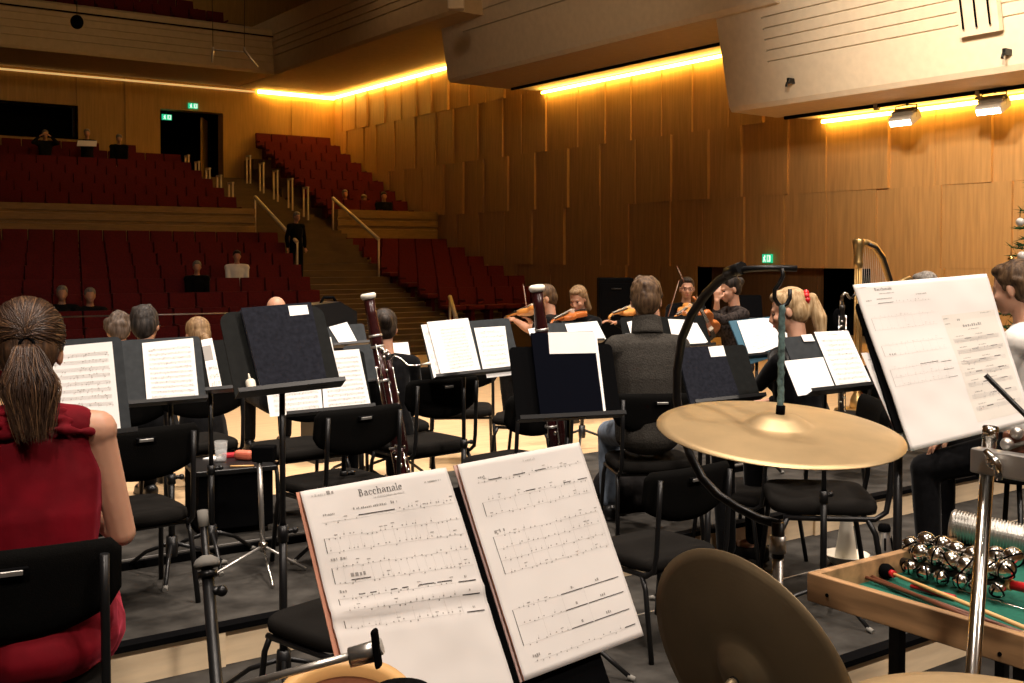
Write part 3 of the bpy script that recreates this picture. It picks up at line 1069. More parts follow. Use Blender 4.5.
def serif_title(word):
    """the printed heading in a roman face: heavy stems, thin arcs, slab serifs"""
    G_ = {
        'B': (0.56, [(0.08, 0, 0.18, 0.7), (0, 0, 0.26, 0.035), (0, 0.665, 0.26, 0.7), (0.15, 0.345, 0.26, 0.38)], [(0.24, 0.525, 0.17, 0.175, -90, 90), (0.25, 0.19, 0.22, 0.19, -90, 90)]),
        'a': (0.46, [(0.28, 0.03, 0.37, 0.34), (0.33, 0, 0.44, 0.04)], [(0.17, 0.13, 0.15, 0.135, 60, 300), (0.21, 0.33, 0.16, 0.14, 0, 155)]),
        'c': (0.42, [(0.30, 0.31, 0.38, 0.39)], [(0.21, 0.225, 0.19, 0.235, 48, 310)]),
        'h': (0.54, [(0.07, 0, 0.155, 0.7), (0, 0, 0.23, 0.035), (0, 0.66, 0.12, 0.7), (0.36, 0, 0.445, 0.31), (0.29, 0, 0.515, 0.035)], [(0.29, 0.31, 0.155, 0.15, 0, 170)]),
        'n': (0.54, [(0.07, 0, 0.155, 0.46), (0, 0, 0.23, 0.035), (0, 0.425, 0.12, 0.46), (0.36, 0, 0.445, 0.31), (0.29, 0, 0.515, 0.035)], [(0.29, 0.31, 0.155, 0.15, 0, 170)]),
        'l': (0.25, [(0.07, 0, 0.155, 0.7), (0, 0, 0.23, 0.035), (0, 0.66, 0.12, 0.7)], []),
        'e': (0.43, [(0.06, 0.235, 0.37, 0.27)], [(0.21, 0.225, 0.19, 0.235, 5, 318)]),
    }
    vs, fs, x = [], [], 0.0
    for ch in word:
        adv, rects, arcs = G_[ch]
        for (x0, y0, x1, y1) in rects:
            k = len(vs)
            vs += [V((x + x0, y0, 0)), V((x + x1, y0, 0)), V((x + x1, y1, 0)), V((x + x0, y1, 0))]
            fs.append((k, k + 1, k + 2, k + 3))
        for (cx, cy, rx, ry, a0, a1) in arcs:
            for q in range(14):
                k = len(vs)
                for i, a in enumerate((a0 + (a1 - a0) * q / 14, a0 + (a1 - a0) * (q + 1) / 14)):
                    a = radians(a)
                    t = 0.035 + 0.055 * abs(cos(a))
                    p, r_ = V((x + cx + rx * cos(a), cy + ry * sin(a), 0)), V((x + cx + (rx - t) * cos(a), cy + (ry - t) * sin(a), 0))
                    vs += [p, r_] if i == 0 else [r_, p]
                fs.append((k, k + 1, k + 2, k + 3))
        x += adv + 0.03
    return vs, fs


TITLE = serif_title('Bacchanale')
SMALL = {}


def sheet(mx, quad, label, prints=(), off=0.003, thick=0.0012, wave=0.0, crease=None, mats=None, name='sheet_music', cat='sheet music', seed=0, group=None, curl=0.0, vscale=1.0):
    """a page on the desk plane; quad = pixel corners TL,TR,BR,BL"""
    tl, tr, br, bl = [on_plane(mx, x, y, off) for x, y in quad]
    rnd = random.Random(seed)
    org = mx @ V((*((bl + br) / 2)[:2], off))

    def at(u, v, dz=0.0):
        p = tl.lerp(tr, u).lerp(bl.lerp(br, u), v)
        z = off
        if wave:
            z += wave * (noise.noise(V((u * 2.3 + seed, v * 3.1, seed * 1.7))) * 0.8 + 0.25 * noise.noise(V((u * 7, v * 8, seed))))
        if crease:
            dd = v - (crease[0] + crease[1] * u)
            z += crease[2] * math.exp(-(dd / 0.02) ** 2) - crease[2] * 0.9 * math.exp(-((dd - 0.045) / 0.025) ** 2)
        if curl:
            z += curl * (u ** 3)
        return V((p.x, p.y, z + dz))
    b = MB()
    N = 36 if (wave or crease) else 6
    vt = [[b.b.verts.new(at(i / N, j / N)) for i in range(N + 1)] for j in range(N + 1)]
    vb = [[b.b.verts.new(at(i / N, j / N, -thick)) for i in range(N + 1)] for j in range(N + 1)]
    for j in range(N):
        for i in range(N):
            f = b.b.faces.new((vt[j][i], vt[j + 1][i], vt[j + 1][i + 1], vt[j][i + 1])); f.smooth = bool(wave or crease)
            b.b.faces.new((vb[j][i], vb[j][i + 1], vb[j + 1][i + 1], vb[j + 1][i]))
    for i in range(N):
        for (p, q, r_, s) in ((vt[0][i], vt[0][i + 1], vb[0][i + 1], vb[0][i]), (vt[N][i + 1], vt[N][i], vb[N][i], vb[N][i + 1])):
            f = b.b.faces.new((p, q, r_, s))
        f = b.b.faces.new((vt[i + 1][0], vt[i][0], vb[i][0], vb[i + 1][0])); f.material_index = 4
        f = b.b.faces.new((vt[i][N], vt[i + 1][N], vb[i + 1][N], vb[i][N])); f.material_index = 0
    D = 0.0006
    D2 = [D]

    def stroke(u0, u1, v0, v1, mi, slices=1):
        for k in range(slices):
            a, c = u0 + (u1 - u0) * k / slices, u0 + (u1 - u0) * (k + 1) / slices
            f = b.b.faces.new([b.b.verts.new(at(*q, D if mi != 4 else 0.0003)) for q in ((a, v0), (a, v1), (c, v1), (c, v0))])
            f.material_index = mi
    hgt = (tl - bl).length
    wid = (tr - tl).length
    for it in prints:
        if vscale != 1.0 and it[0] != 'title':
            it = list(it)
            for q in {'line': (3,), 'vbar': (2, 3), 'words': (3,), 'notes': (3,)}[it[0]]:
                it[q] *= vscale
        k = it[0]
        if k == 'line':            # u0,u1,v,weight,mat
            _, u0, u1, v, w, mi = it
            stroke(u0, u1, v - w / 2 / hgt, v + w / 2 / hgt, mi, 10)
        elif k == 'vbar':
            _, u, v0, v1, w, mi = it
            stroke(u - w / 2 / wid, u + w / 2 / wid, v0, v1, mi, 1)
        elif k == 'words':         # a run of small illegible type
            _, u0, u1, v, h, mi = it
            u = u0
            while u < u1:
                w = rnd.uniform(0.35, 0.8) * h / wid
                hh = h * rnd.uniform(0.55, 1.0)
                stroke(u, min(u + w, u1), v - hh / hgt, v, mi)
                u += w + 0.3 * h / wid * (3 if rnd.random() < 0.15 else 1)
        elif k == 'notes':         # u0,u1,v,count,mat
            _, u0, u1, v, cnt, mi = it
            for q in range(cnt):
                u = u0 + (u1 - u0) * (q + rnd.uniform(0.2, 0.8)) / cnt
                vv = v + rnd.choice((-1, 0, 1)) * 0.0022 / hgt
                stroke(u, u + 0.0018 / wid, vv - 0.0007 / hgt, vv + 0.0007 / hgt, mi)
                if rnd.random() < 0.5:
                    stroke(u + 0.0014 / wid, u + 0.0018 / wid, vv - 0.0045 / hgt, vv, 2)
                if rnd.random() < 0.12:
                    stroke(u, u + 0.005 / wid, vv - 0.0052 / hgt, vv - 0.0043 / hgt, mi)
        elif k == 'staff':         # u0,u1,v: five lines with notes, as a soft distant band
            _, u0, u1, v, h = it
            for q in range(5):
                vv = v + h * (q - 2) / 4
                stroke(u0, u1, vv - 0.0004 / hgt, vv + 0.0004 / hgt, 2)
            for q in range(int(26 * (u1 - u0))):
                u = rnd.uniform(u0, u1)
                vv = v + rnd.uniform(-0.7, 0.7) * h
                stroke(u, u + 0.004 / wid, vv - 0.0011 / hgt, vv + 0.0011 / hgt, 3 if rnd.random() < 0.4 else 2)
                stroke(u, u + 0.0008 / wid, vv, vv + h * 0.7, 2)
        elif k == 'title':         # u, v, cap height in m
            _, u, v, h, (vs, fs) = it
            x0 = min(p.x for p in vs); x1 = max(p.x for p in vs)
            wu = (x1 - x0) * h / 0.72 / wid
            for f in fs:
                q = [b.b.verts.new(at(u + (vs[i].x - x0) / (x1 - x0) * wu, v - vs[i].y * h / 0.72 / hgt, D)) for i in f]
                b.b.faces.new(q).material_index = 1
        elif k == 'patch':
            _, u0, u1, v0, v1, mi = it
            for q in range(16):
                stroke(u0, u1, v0 + (v1 - v0) * q / 16, v0 + (v1 - v0) * (q + 1) / 16, mi, 16)
    mats = mats or ['paper', 'ink', 'inkg', 'inkm', 'edge']
    # no face flipping here: winding is already outward
    me = bpy.data.meshes.new(name)
    b.b.normal_update()
    b.b.to_mesh(me)
    b.b.free()
    for q in mats:
        me.materials.append(M[q])
    # origin at the page's lower edge
    o = bpy.data.objects.new(name, me)
    COL.objects.link(o)
    c = (bl + br) / 2
    me.transform(Matrix.Translation(-c))
    o.matrix_world = mx @ Matrix.Translation(c)
    tag(o, label, cat, group)
    return o


def staves(n, v0=0.1, v1=0.95, u0=0.1, u1=0.93, title=True):
    out = []
    for k in range(n):
        v = v0 + (v1 - v0) * (k + 0.5) / n
        out.append(('staff', u0, u1, v, (v1 - v0) / n * 0.42))
    return out


WHITE = ['paper_w', 'ink', 'inkg', 'inkm', 'paper_w']
PINK = ['paper_w', 'ink', 'inkg', 'inkm', 'edge']


def folder(mx, quad, label, m, thick=0.018, off=0.02, patch=None, name='music_folder', pm='paper_w'):
    tl, tr, br, bl = [on_plane(mx, x, y, off) for x, y in quad]
    c = (bl + br) / 2
    t = thing(name, label, 'folder')
    t.matrix_world = mx @ Matrix.Translation(c)
    b = MB().prism([(p - c) + V((0, 0, off)) for p in (tl, tr, br, bl)], (0, 0, -0.004))
    b.build('front_cover', m, t)
    sh = 0.97
    mid = (tl + tr + br + bl) / 4
    b = MB().prism([(mid.lerp(p, sh) - c) + V((0, 0, off - 0.0045)) for p in (tl, tr, br, bl)], (0, 0, -thick + 0.008))
    b.build('pages', 'paper', t)
    b = MB().prism([(p - c) + V((0, 0, off - thick + 0.003)) for p in (tl, tr, br, bl)], (0, 0, -0.003))
    b.build('back_cover', m, t)
    if patch:
        q = [on_plane(mx, x, y, off) - c + V((0, 0, off + 0.0008)) for x, y in patch]
        pp = MB().prism(q, (0, 0, -0.0006)).build('paper_label', pm, t)
        pp['label'] = 'white paper label'
    return t


# near stand with the two open percussion pages
MXA = frame((0.951, 1.175, 0.990), -5.1, 28.1, -4.4)
music_stand(MXA, -0.33, 0.03, 0.275, 'near black music stand holding the two open Bacchanale pages', 'blackmatte', polex=-0.14, y0=-0.16)
p1 = [('title', 0.36, 0.066, 0.0095, TITLE), ('words', 0.45, 0.66, 0.089, 0.0024, 2), ('words', 0.06, 0.15, 0.037, 0.003, 2), ('words', 0.16, 0.21, 0.036, 0.0062, 3), ('words', 0.81, 0.93, 0.058, 0.0024, 3),
      ('words', 0.10, 0.175, 0.137, 0.003, 3), ('line', 0.08, 0.98, 0.168, 0.0003, 2), ('notes', 0.09, 0.33, 0.168, 4, 3), ('line', 0.325, 0.565, 0.156, 0.0012, 1), ('words', 0.30, 0.52, 0.128, 0.0028, 3), ('words', 0.55, 0.59, 0.128, 0.004, 3), ('notes', 0.58, 0.97, 0.162, 14, 3)]
for (va, vb, u0, cnt) in ((0.245, 0.315, 0.06, 12), (0.385, 0.46, 0.065, 15)):
    p1 += [('vbar', u0 + 0.01, va, vb, 0.0010, 1)]
    for v in (va, vb):
        p1 += [('line', u0 + 0.015, 0.98, v, 0.0003, 2), ('notes', u0 + 0.02, 0.97, v - 0.003, 26, 3)]
    for k in range(1, cnt):
        p1.append(('vbar', u0 + 0.02 + (0.94 - u0) * k / cnt, va, vb, 0.0003, 2))
p1 += [('words', 0.08, 0.12, 0.352, 0.004, 3), ('words', 0.14, 0.18, 0.352, 0.004, 3), ('words', 0.18, 0.28, 0.435, 0.006, 3), ('line', 0.18, 0.30, 0.449, 0.0012, 1)]
p1 += [('vbar', 0.07, 0.53, 0.665, 0.0010, 1)]
for v in (0.53, 0.59, 0.665):
    p1 += [('line', 0.075, 0.82, v, 0.0003, 2), ('line', 0.84, 0.96, v - 0.003, 0.0013, 1), ('notes', 0.09, 0.80, v - 0.003, 20, 3), ('words', 0.89, 0.905, v - 0.018, 0.0035, 3)]
for k in range(1, 8):
    p1.append(('vbar', 0.08 + 0.105 * k, 0.53, 0.665, 0.0003, 2))
p1 += [('words', 0.09, 0.135, 0.503, 0.0045, 3), ('line', 0.20, 0.24, 0.518, 0.0011, 1), ('line', 0.27, 0.31, 0.518, 0.0011, 1), ('line', 0.40, 0.44, 0.518, 0.0011, 1), ('line', 0.47, 0.51, 0.518, 0.0011, 1), ('line', 0.58, 0.68, 0.516, 0.0012, 1), ('line', 0.70, 0.80, 0.516, 0.0012, 1)]
sheet(MXA, [(296, 492.5), (445.5, 467.5), (518, 703), (350, 721)], 'salmon-coloured cover edge under the Bacchanale title page', [], off=-0.0015, thick=0.002, mats=['edge'] * 5, name='part_cover', cat='cover')
sheet(MXA, [(453.5, 465.5), (578, 442.3), (643, 636), (520.5, 682.5)], 'pinkish cover edge under the second percussion page', [], off=-0.0015, thick=0.002, mats=['edgepale'] * 5, name='part_cover', cat='cover')
sheet(MXA, [(300, 491.5), (446.5, 467), (519, 702), (357, 719)], 'open page titled Bacchanale on the near stand, creased across the middle', p1, off=0.009, thick=0.004, wave=0.005, crease=(0.565, -0.035, 0.003), seed=3, vscale=0.94)
p2 = [('words', 0.50, 0.60, 0.045, 0.003, 2), ('line', 0.10, 0.96, 0.105, 0.0003, 2), ('notes', 0.10, 0.96, 0.105, 22, 3), ('line', 0.20, 0.30, 0.10, 0.0012, 1), ('line', 0.39, 0.49, 0.10, 0.0012, 1), ('line', 0.57, 0.66, 0.10, 0.0012, 1), ('words', 0.12, 0.17, 0.085, 0.0035, 3)]
for (vv, u0) in (((0.20, 0.265), 0.10), ((0.365, 0.425, 0.48, 0.54), 0.10)):
    p2 += [('vbar', u0, vv[0], vv[-1], 0.0010, 1)]
    for v in vv:
        p2 += [('line', u0, 0.96, v, 0.0003, 2), ('notes', u0 + 0.02, 0.95, v - 0.003, 20, 3)]
    for k in range(1, 8):
        p2.append(('vbar', u0 + 0.86 * k / 7, vv[0], vv[-1], 0.0003, 2))
p2 += [('line', 0.45, 0.53, 0.188, 0.0012, 1), ('line', 0.76, 0.82, 0.19, 0.0012, 1), ('line', 0.88, 0.96, 0.19, 0.0012, 1), ('words', 0.12, 0.2, 0.35, 0.005, 3)]
p2 += [('vbar', 0.07, 0.70, 0.86, 0.0010, 1)]
for v in (0.70, 0.775, 0.86):
    p2 += [('line', 0.07, 0.46, v, 0.0003, 2), ('line', 0.46, 0.64, v, 0.0012, 1), ('line', 0.65, 0.95, v, 0.0012, 1), ('notes', 0.09, 0.44, v - 0.002, 8, 3), ('words', 0.55, 0.57, v - 0.012, 0.004, 3), ('words', 0.76, 0.80, v - 0.012, 0.004, 3)]
p2 += [('vbar', 0.27, 0.70, 0.86, 0.0003, 2), ('vbar', 0.46, 0.70, 0.86, 0.0003, 2), ('vbar', 0.645, 0.70, 0.86, 0.0003, 2), ('line', 0.11, 0.96, 0.94, 0.0003, 2), ('notes', 0.12, 0.85, 0.938, 16, 3), ('line', 0.87, 0.96, 0.935, 0.0012, 1), ('words', 0.11, 0.17, 0.92, 0.0035, 3)]
sheet(MXA, [(457, 464.7), (579, 442), (644, 635.5), (524.5, 681)], 'second percussion page with long rest bars, next to the Bacchanale title page', p2, off=0.008, thick=0.003, wave=0.003, seed=8)

# stand at the tray: wide loose sheet with two photocopied pages
MXB = frame((2.157 * 1.22, 1.345 * 1.22, 1.55 - 0.384 * 1.22), -14.8, 20.8, -5.6)
music_stand(MXB, -0.235, 0.20, 0.40, 'black music stand behind the tray holding the wide two-part sheet', 'blackmatte', polex=-0.17, y0=0.05, lip=False)
p3 = [('title', 0.135, 0.050, 0.0085, TITLE), ('words', 0.16, 0.27, 0.072, 0.0025, 3), ('words', 0.02, 0.08, 0.025, 0.003, 2), ('words', 0.42, 0.5, 0.095, 0.003, 3), ('words', 0.05, 0.09, 0.11, 0.0035, 3),
      ('line', 0.13, 0.24, 0.128, 0.0012, 1), ('line', 0.04, 0.52, 0.135, 0.0003, 2), ('words', 0.13, 0.24, 0.105, 0.003, 3), ('notes', 0.25, 0.52, 0.128, 10, 3)]
for vv in ((0.215, 0.29), (0.385, 0.45), (0.53, 0.58, 0.63)):
    p3.append(('vbar', 0.045, vv[0], vv[-1], 0.0010, 3))
    for v in vv:
        p3 += [('line', 0.045, 0.52, v, 0.0004, 2), ('notes', 0.06, 0.51, v - 0.004, 15, 2)]
    for k in range(1, 8):
        p3.append(('vbar', 0.045 + 0.06 * k, vv[0], vv[-1], 0.0003, 2))
p3 += [('line', 0.28, 0.42, 0.522, 0.0012, 1), ('line', 0.44, 0.52, 0.53, 0.0012, 1), ('line', 0.44, 0.52, 0.58, 0.0012, 1), ('line', 0.46, 0.53, 0.63, 0.0012, 1), ('words', 0.08, 0.13, 0.445, 0.005, 3)]
p3 += [('patch', 0.565, 0.975, 0.245, 0.93, 4), ('words', 0.57, 0.61, 0.27, 0.0035, 3), ('words', 0.57, 0.61, 0.305, 0.0035, 3), ('words', 0.67, 0.69, 0.29, 0.006, 3), ('words', 0.70, 0.84, 0.335, 0.0085, 3), ('words', 0.73, 0.81, 0.355, 0.0028, 3), ('words', 0.86, 0.94, 0.26, 0.0025, 3)]
for k, v in enumerate((0.415, 0.487, 0.558, 0.63, 0.70, 0.775, 0.85)):
    p3 += [('staff', 0.59, 0.95, v, 0.022), ('line', 0.68 + 0.03 * (k % 3), 0.73 + 0.03 * (k % 3), v - 0.006, 0.0022, 1), ('line', 0.86, 0.91, v - 0.01, 0.0022, 1), ('words', 0.62, 0.68, v - 0.024, 0.003, 3), ('words', 0.77, 0.83, v - 0.024, 0.003, 3)]
M['paper_cream'] = mat('cream_photocopy', (0.76, 0.715, 0.65), 0.75)
sheet(MXB, [(852.5, 285), (986, 274), (1033, 421), (911.5, 451)], 'wide loose sheet copied with two pages, on the stand beside the chrome post', p3, off=0.004, thick=0.003, wave=0.005, seed=5, mats=['paper', 'ink', 'inkg', 'inkm', 'paper_cream'])
sheet(MXB, [(861, 353), (900, 350), (940, 440), (904, 452)], 'narrow sheet sticking out behind the wide two-part sheet', [('words', 0.1, 0.6, 0.08, 0.003, 3)] + staves(7), off=-0.012, seed=6)

# the woman's stand, the wide desk beside it, the narrow sheet
MXC = frame((0.936, 3.814, 0.952), 5.2, 14.0, -0.5)
music_stand(MXC, -0.22, 0.16, 0.33, 'black music stand in front of the woman in the red dress', 'desk_grey')
sheet(MXC, [(30, 349), (112, 341.5), (121, 432), (44, 436)], 'white page in front of the woman in the red dress', staves(8, 0.08, 0.72), off=0.012, seed=11, mats=WHITE)
MXD = frame((1.693, 5.232, 0.856), -10.8, 22.6, -1.7)
music_stand(MXD, -0.36, 0.155, 0.325, 'wide grey music stand beyond the bare shoulder', 'desk_grey')
sheet(MXD, [(142, 343), (193, 338), (199, 400), (147, 403)], 'page with many dense staves on the wide grey stand', staves(11), off=0.004, seed=12, mats=PINK)
MXE = frame(P(214, 391, 5.5), -8, 24, -2)
music_stand(MXE, -0.13, 0.10, 0.27, 'black stand holding only a narrow white sheet', 'desk')
sheet(MXE, [(201, 340), (212, 338), (222.5, 389), (210.5, 391)], 'narrow white sheet with a grey corner beside the dark rounded desk', [('patch', 0.0, 0.75, 0.13, 0.42, 3)] + staves(3, 0.5, 0.95), off=0.004, seed=13, mats=PINK)

# stand with the big navy folder
MXF = frame((1.726, 3.887, 1.048), -6.6, 29.1, -3.2)
tl = on_plane(MXF, 212, 319); trr = on_plane(MXF, 329, 313)
music_stand(MXF, tl.x + 0.03, trr.x - 0.02, 0.345, 'rounded dark stand carrying the big navy folder and a small bottle', 'desk', rounded=0.045, polex=-0.02)
folder(MXF, [(241, 308), (311, 302), (328, 385), (262, 392)], 'big navy cloth folder with a white corner label on the rounded stand', 'folder', 0.022, 0.03, [(288, 306), (307, 305), (309, 314), (290, 316)])
q = MXF @ (on_plane(MXF, 253, 392, 0.035) + V((0, 0.0, 0.028)))
t = thing('glue_bottle', 'tiny white plastic bottle on the lip of the rounded stand', 'bottle')
t.matrix_world = Matrix.Translation(q) @ MXF.to_3x3().to_4x4() @ Matrix.Rotation(-pi / 2, 4, 'X')
MB().lathe([(0, 0), (0.017, 0), (0.018, 0.004), (0.018, 0.045), (0.014, 0.052), (0.006, 0.056), (0, 0.056)], 20).build('body', 'white', t)
MB().lathe([(0, 0.054), (0.006, 0.054), (0.002, 0.078), (0, 0.079)], 14).build('nozzle', 'white', t)

# stands beyond
MXG = frame((2.524, 5.039, 0.776), -9.2, 20.2, -1.9)
music_stand(MXG, -0.33, 0.13, 0.30, 'music stand right behind the navy folder, holding an open part', 'desk')
sheet(MXG, [(320, 352), (359, 349), (371, 406), (324, 411)], 'dense page peeking out behind the navy folder', staves(11), off=0.004, seed=14, mats=PINK)
sheet(MXG, [(262, 360), (318, 354), (323, 411), (270, 417)], 'page showing only below the navy folder', staves(10), off=0.006, seed=15, mats=WHITE)
sheet(MXG, [(316, 339), (331, 337), (334, 352), (320, 354)], 'small slip of paper above the page behind the navy folder', [('words', 0.1, 0.8, 0.4, 0.006, 3)], off=0.002, seed=16, mats=PINK)
MXH = frame(P(362, 383, 6.5), -6, 22, -2)
a = on_plane(MXH, 343, 346); c = on_plane(MXH, 375, 342)
music_stand(MXH, a.x, c.x, a.y, 'bare grey music stand immediately beside the bassoon', 'desk_grey', polex=0.02)
MXI = frame(P(350, 345, 7.4), -10, 24, -3)
a = on_plane(MXI, 327, 326); c = on_plane(MXI, 362, 321)
music_stand(MXI, a.x, c.x + 0.01, a.y, 'far grey stand with one tilted page, near the dark horn case', 'desk_grey')
sheet(MXI, [(329, 327), (347, 322), (357, 341), (341, 346)], 'tilted white page on the far grey stand near the dark horn case', [], off=0.004, seed=17, mats=WHITE)
MXJ = frame(P(396, 372, 7.6), 4, 20, -1)
music_stand(MXJ, -0.12, 0.12, 0.20, 'stand behind the dark-haired woman beyond the bassoon', 'desk', fz=0.0)
sheet(MXJ, [(378, 344), (408, 342), (413, 371), (381, 373)], 'blank-looking white page beyond the dark-haired woman and bassoon', [], off=0.004, seed=18, mats=WHITE)
# double-page stand in the middle
MXK = frame(P(470, 374, 6.2), -6, 22.0, -2.6)
a = on_plane(MXK, 421, 324); c = on_plane(MXK, 505, 318)
music_stand(MXK, a.x, c.x + 0.03, c.y, 'grey stand with two open white pages, between the bassoon and the navy folder', 'desk_grey')
sheet(MXK, [(421, 325), (436, 323), (452, 377), (434, 378)], 'under-page sticking out on the outer side of the double-page stand', staves(6), off=0.002, seed=19, mats=WHITE)
sheet(MXK, [(427, 322), (468, 318), (481, 371), (442, 378)], 'bigger page with a dense block of staves on the double-page stand', [('staff', 0.24, 0.86, 0.17 + 0.058 * k, 0.026) for k in range(13)], off=0.012, thick=0.006, seed=20, mats=WHITE)
sheet(MXK, [(474, 328), (505, 326), (511, 370), (484, 374)], 'smaller clear page on the grey side of the double-page stand', staves(9, 0.06, 0.98), off=0.005, seed=21, mats=WHITE)
sheet(MXK, [(486, 374), (511, 371), (512, 375), (487, 378)], 'strip of white paper lying along the lip of the double-page stand', [], off=0.03, seed=22, mats=WHITE)
# stand with the very dark folder
MXL = frame((2.752, 3.481, 0.902), -19.3, 20.5, -0.6)
a = on_plane(MXL, 509, 347); c = on_plane(MXL, 611, 338)
music_stand(MXL, a.x, c.x, a.y, 'black stand carrying the flat dark folder with a big paper label', 'blackmatte', polex=0.0)
sheet(MXL, [(536, 335), (596.5, 333), (606.5, 416), (546, 420)], 'white page edge showing along the dark folder with the big cream label', [], off=0.003, seed=41, mats=WHITE)
sheet(MXL, [(545, 417.5), (586, 415.5), (586, 418.5), (545, 421)], 'white strip of paper on the lip below the dark folder', [], off=0.035, seed=42, mats=WHITE)
folder(MXL, [(531, 333), (593, 331), (604, 415), (541, 419)], 'dark folder with a big cream label, on the black stand at the centre', 'navy', 0.014, 0.02, [(548, 332.5), (594, 331.5), (597, 353), (549.5, 354)], pm='paper')
# stand behind the arching cymbal arm
MXM = frame((3.879, 3.783, 0.845), -16, 26, -3)
a = on_plane(MXM, 676, 350); c = on_plane(MXM, 743, 342)
music_stand(MXM, a.x, c.x + 0.01, a.y, 'black stand behind the hanging cymbal, with the dusty blue folder', 'desk')
folder(MXM, [(677, 348), (722, 345), (741, 399), (691, 405)], 'dusty blue-grey folder with a white tab, on the stand behind the cymbal', 'folder', 0.014, 0.02, [(708, 347), (723, 345.5), (726, 356), (711, 357)])
# two pages in front of the blonde woman
MXN = frame((4.2, 3.32, 0.924), -8, 29.5, -1.8)
a = on_plane(MXN, 783, 338); c = on_plane(MXN, 848, 331)
music_stand(MXN, a.x, c.x + 0.005, (a.y + c.y) / 2, 'grey stand behind the cymbal holding two pages', 'desk_grey')
sheet(MXN, [(814, 332), (848, 330.5), (873, 386), (838, 390)], 'full white page with a title on the stand behind the cymbal', [('words', 0.36, 0.64, 0.07, 0.006, 3)] + staves(10, 0.12), off=0.005, seed=23, mats=WHITE)
sheet(MXN, [(784, 361), (823, 357), (836, 390), (798, 396)], 'shorter blank white page on the stand behind the cymbal', [], off=0.008, seed=24, mats=WHITE)
sheet(MXN, [(801, 335), (811.5, 334), (815, 341), (804, 341.5)], 'tiny white label at the top of the stand behind the cymbal', [], off=0.003, seed=25, mats=WHITE, name='paper_tab', cat='label')
MXO = frame(P(764, 356, 7.6), -8, 30, -2)
music_stand(MXO, -0.18, 0.16, 0.27, 'stand with a blue folder in front of the blonde woman', 'desk')
folder(MXO, [(729, 321), (776, 316), (790, 352), (747, 365)], 'blue folder in front of the blonde woman with the ponytail', 'folderb', 0.01, 0.015)
sheet(MXO, [(737, 321), (763, 318), (777, 347), (750, 357)], 'open page on the blue folder', [('staff', 0.1, 0.9, 0.14 + 0.09 * k, 0.03) for k in range(9)], off=0.022, seed=26, mats=WHITE)
sheet(MXO, [(763, 318), (778, 319), (790, 344), (777, 347)], 'second page bending up from the blue folder', [], off=0.022, seed=27, mats=WHITE, curl=0.03)
# strings' stands
MXQ = frame(P(585, 342, 8.8), -14, 24, -1)
a = on_plane(MXQ, 545, 326); c = on_plane(MXQ, 598, 321)
music_stand(MXQ, a.x, c.x, c.y, 'grey stand in front of the violinist with the long blonde hair', 'desk_grey')
sheet(MXQ, [(565, 324), (597, 321), (606, 339), (571, 342)], 'blank white page in front of the violinist with long blonde hair', [], off=0.005, seed=28, mats=WHITE)
sheet(MXQ, [(528, 329), (545, 326), (550, 345), (534, 347)], 'white page corner next to the second bassoon', [], off=0.003, seed=29, mats=WHITE)
MXR = frame(P(690, 347, 8.2), -10, 24, -1)
music_stand(MXR, -0.20, 0.20, 0.25, 'stand in front of the standing-bow violinists, behind the grey sweater', 'desk')
sheet(MXR, [(668, 319), (692, 320), (706, 343), (674, 345)], 'white pages showing past the shoulder of the grey sweater', [], off=0.005, seed=30, mats=WHITE)
sheet(MXR, [(690, 323), (697, 323), (708, 342), (702, 344)], 'lower white page beside the pages past the grey shoulder', [], off=0.004, seed=31, mats=WHITE)
MXS = frame(P(640, 336, 8.6), -20, 24, 0)
music_stand(MXS, -0.14, 0.14, 0.16, 'stand hidden by the head of the man in the grey sweater', 'desk')
sheet(MXS, [(627, 322), (645, 318), (648, 334), (632, 338)], 'white page behind the neck of the man in the grey sweater', [], off=0.005, seed=32, mats=WHITE)
MXT = frame(P(748, 320, 10.8), -35, 20, 0)
music_stand(MXT, -0.16, 0.15, 0.26, 'dark stand beyond the woman with her hand at her face', 'blackmatte')


# ------------------------------------------------------------------ people
def rotm(yaw=0, pitch=0, roll=0):
    return Matrix.Rotation(radians(-yaw), 3, 'Z') @ Matrix.Rotation(radians(-pitch), 3, 'X') @ Matrix.Rotation(radians(roll), 3, 'Y')


def elbow(s, w, l1, l2, pole):
    d = w - s
    L = min(d.length, (l1 + l2) * 0.985)
    d.normalize()
    a = (l1 * l1 - l2 * l2 + L * L) / (2 * L)
    h = sqrt(max(0.0, l1 * l1 - a * a))
    pv = pole - d * pole.dot(d)
    pv.normalize()
    return s + d * a + pv * h, s + d * L


